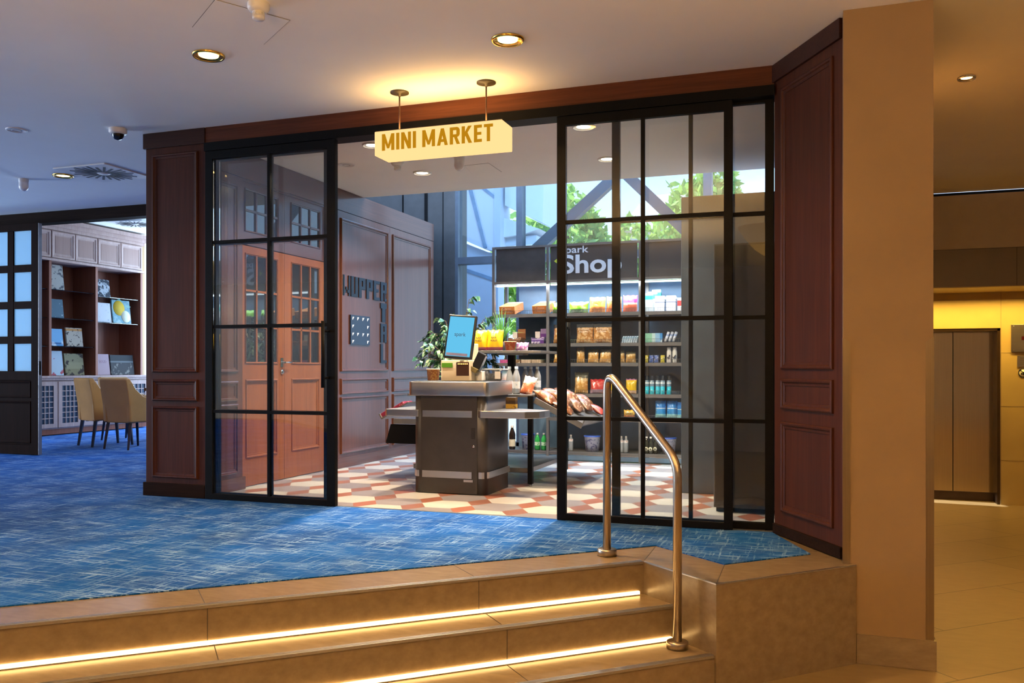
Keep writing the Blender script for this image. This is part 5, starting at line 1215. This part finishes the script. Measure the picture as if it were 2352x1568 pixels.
for k, (x, yy) in enumerate(((-1.635, .05), (-1.588, .03), (-1.545, .06))):
    t = bottle('juice_bottle', x, y0+yy, .105, .027, .178, juice, white_plastic, ('juice bottle with a round label, left of the three', 'juice bottle with a round label, middle of the three', 'juice bottle with a round label, right of the three')[k], 'bottle', 'juice bottles on the bottom shelf')
    MB().lathe([(.001, 0), (.020, 0), (.020, .002), (.001, .003)], n=22, cap=False, M=Matrix.Translation((x, y0+yy-.0285, .158)) @ Matrix.Rotation(rad(90), 4, 'X')).build('label', plain('round_label', (.66, .66, .48), .5) if 'round_label' not in MATS else MATS['round_label'], t)
    MB().lathe([(.001, 0), (.008, 0), (.008, .001), (.001, .0012)], n=16, cap=False, M=Matrix.Translation((x, y0+yy-.0305, .158)) @ Matrix.Rotation(rad(90), 4, 'X')).build('label_dot', ink, t)

# ================================================================== daylight, lamps, camera
DAY = (.50, .72, 1.)
area('shop_fill', (-2.2, 9.2, 4.9), 5., 270., DAY, (0, 0, 0), 'RECTANGLE', 2.4, 170)  # added fill lamp above the shop, out of view, to brighten the interior
area('library_daylight', (-8.0, 13.6, 1.9), 6., 420., DAY, (rad(-90), 0, 0), 'RECTANGLE', 2.6, 170)
area('hall_cool_fill', (-14.8, 3.0, .9), 8., 520., (.70, .83, 1.), (0, rad(-118), 0), 'RECTANGLE', 2.6, 170)  # added cool fill at an unseen hall opening, tilted up to lift the ceiling
area('niche_light', (1.6, 10.45, 1.83), 1.6, 14., (1., .62, .12), (0, 0, 0), 'RECTANGLE', .08, 150)
area('hall_warm_fill', (1.4, .3, 1.5), .4, 92., WARM, (PI, 0, 0), spread=178); area('hall_warm_fill', (-1.9, .2, 1.5), .4, 60., WARM, (PI, 0, 0), spread=178)  # bodiless fill lamps added behind the camera to warm the hall ceiling
sun = bpy.data.lights.new('sun', 'SUN'); sun.energy = 5.; sun.angle = rad(1.); sun.color = (1., .96, .88)
so = bpy.data.objects.new('sun', sun); COL.objects.link(so)
sd_ = Vector((-.60, .06, .78)).normalized(); so.rotation_euler = sd_.to_track_quat('Z', 'Y').to_euler()
W = bpy.data.worlds.new('sky'); S.world = W; W.use_nodes = True; nt = W.node_tree; nt.nodes.clear()
out = nt.nodes.new('ShaderNodeOutputWorld'); bg = nt.nodes.new('ShaderNodeBackground')
tc = nt.nodes.new('ShaderNodeTexCoord'); sx = nt.nodes.new('ShaderNodeSeparateXYZ'); L(nt, tc.outputs['Generated'], sx.inputs[0])
L(nt, ramp(nt, sx.outputs[2], [(.0, (.62, .76, .95)), (.16, (.58, .74, .98)), (.6, (.22, .46, .95))]), bg.inputs[0]); bg.inputs[1].default_value = 1.0
L(nt, bg.outputs[0], out.inputs[0])

cam = bpy.data.cameras.new('camera'); co = bpy.data.objects.new('camera', cam); COL.objects.link(co)
co.location = (0, 0, 1.0); co.rotation_euler = (rad(90), 0, rad(19.1))
cam.sensor_width = 36; cam.lens = 36*1990/2352; cam.shift_y = 61/2352; cam.clip_start = .05; cam.clip_end = 200
S.camera = co
vs_ = S.view_settings; vs_.view_transform = 'Standard'; vs_.look = 'None'; vs_.gamma = 1.; vs_.exposure = 1.1; vs_.use_curve_mapping = False
cy = S.cycles
cy.use_denoising = True; cy.transparent_max_bounces = 32; cy.max_bounces = 10; cy.diffuse_bounces = 5; cy.glossy_bounces = 4; cy.transmission_bounces = 6
cy.sample_clamp_indirect = 6.; cy.caustics_reflective = False; cy.caustics_refractive = False
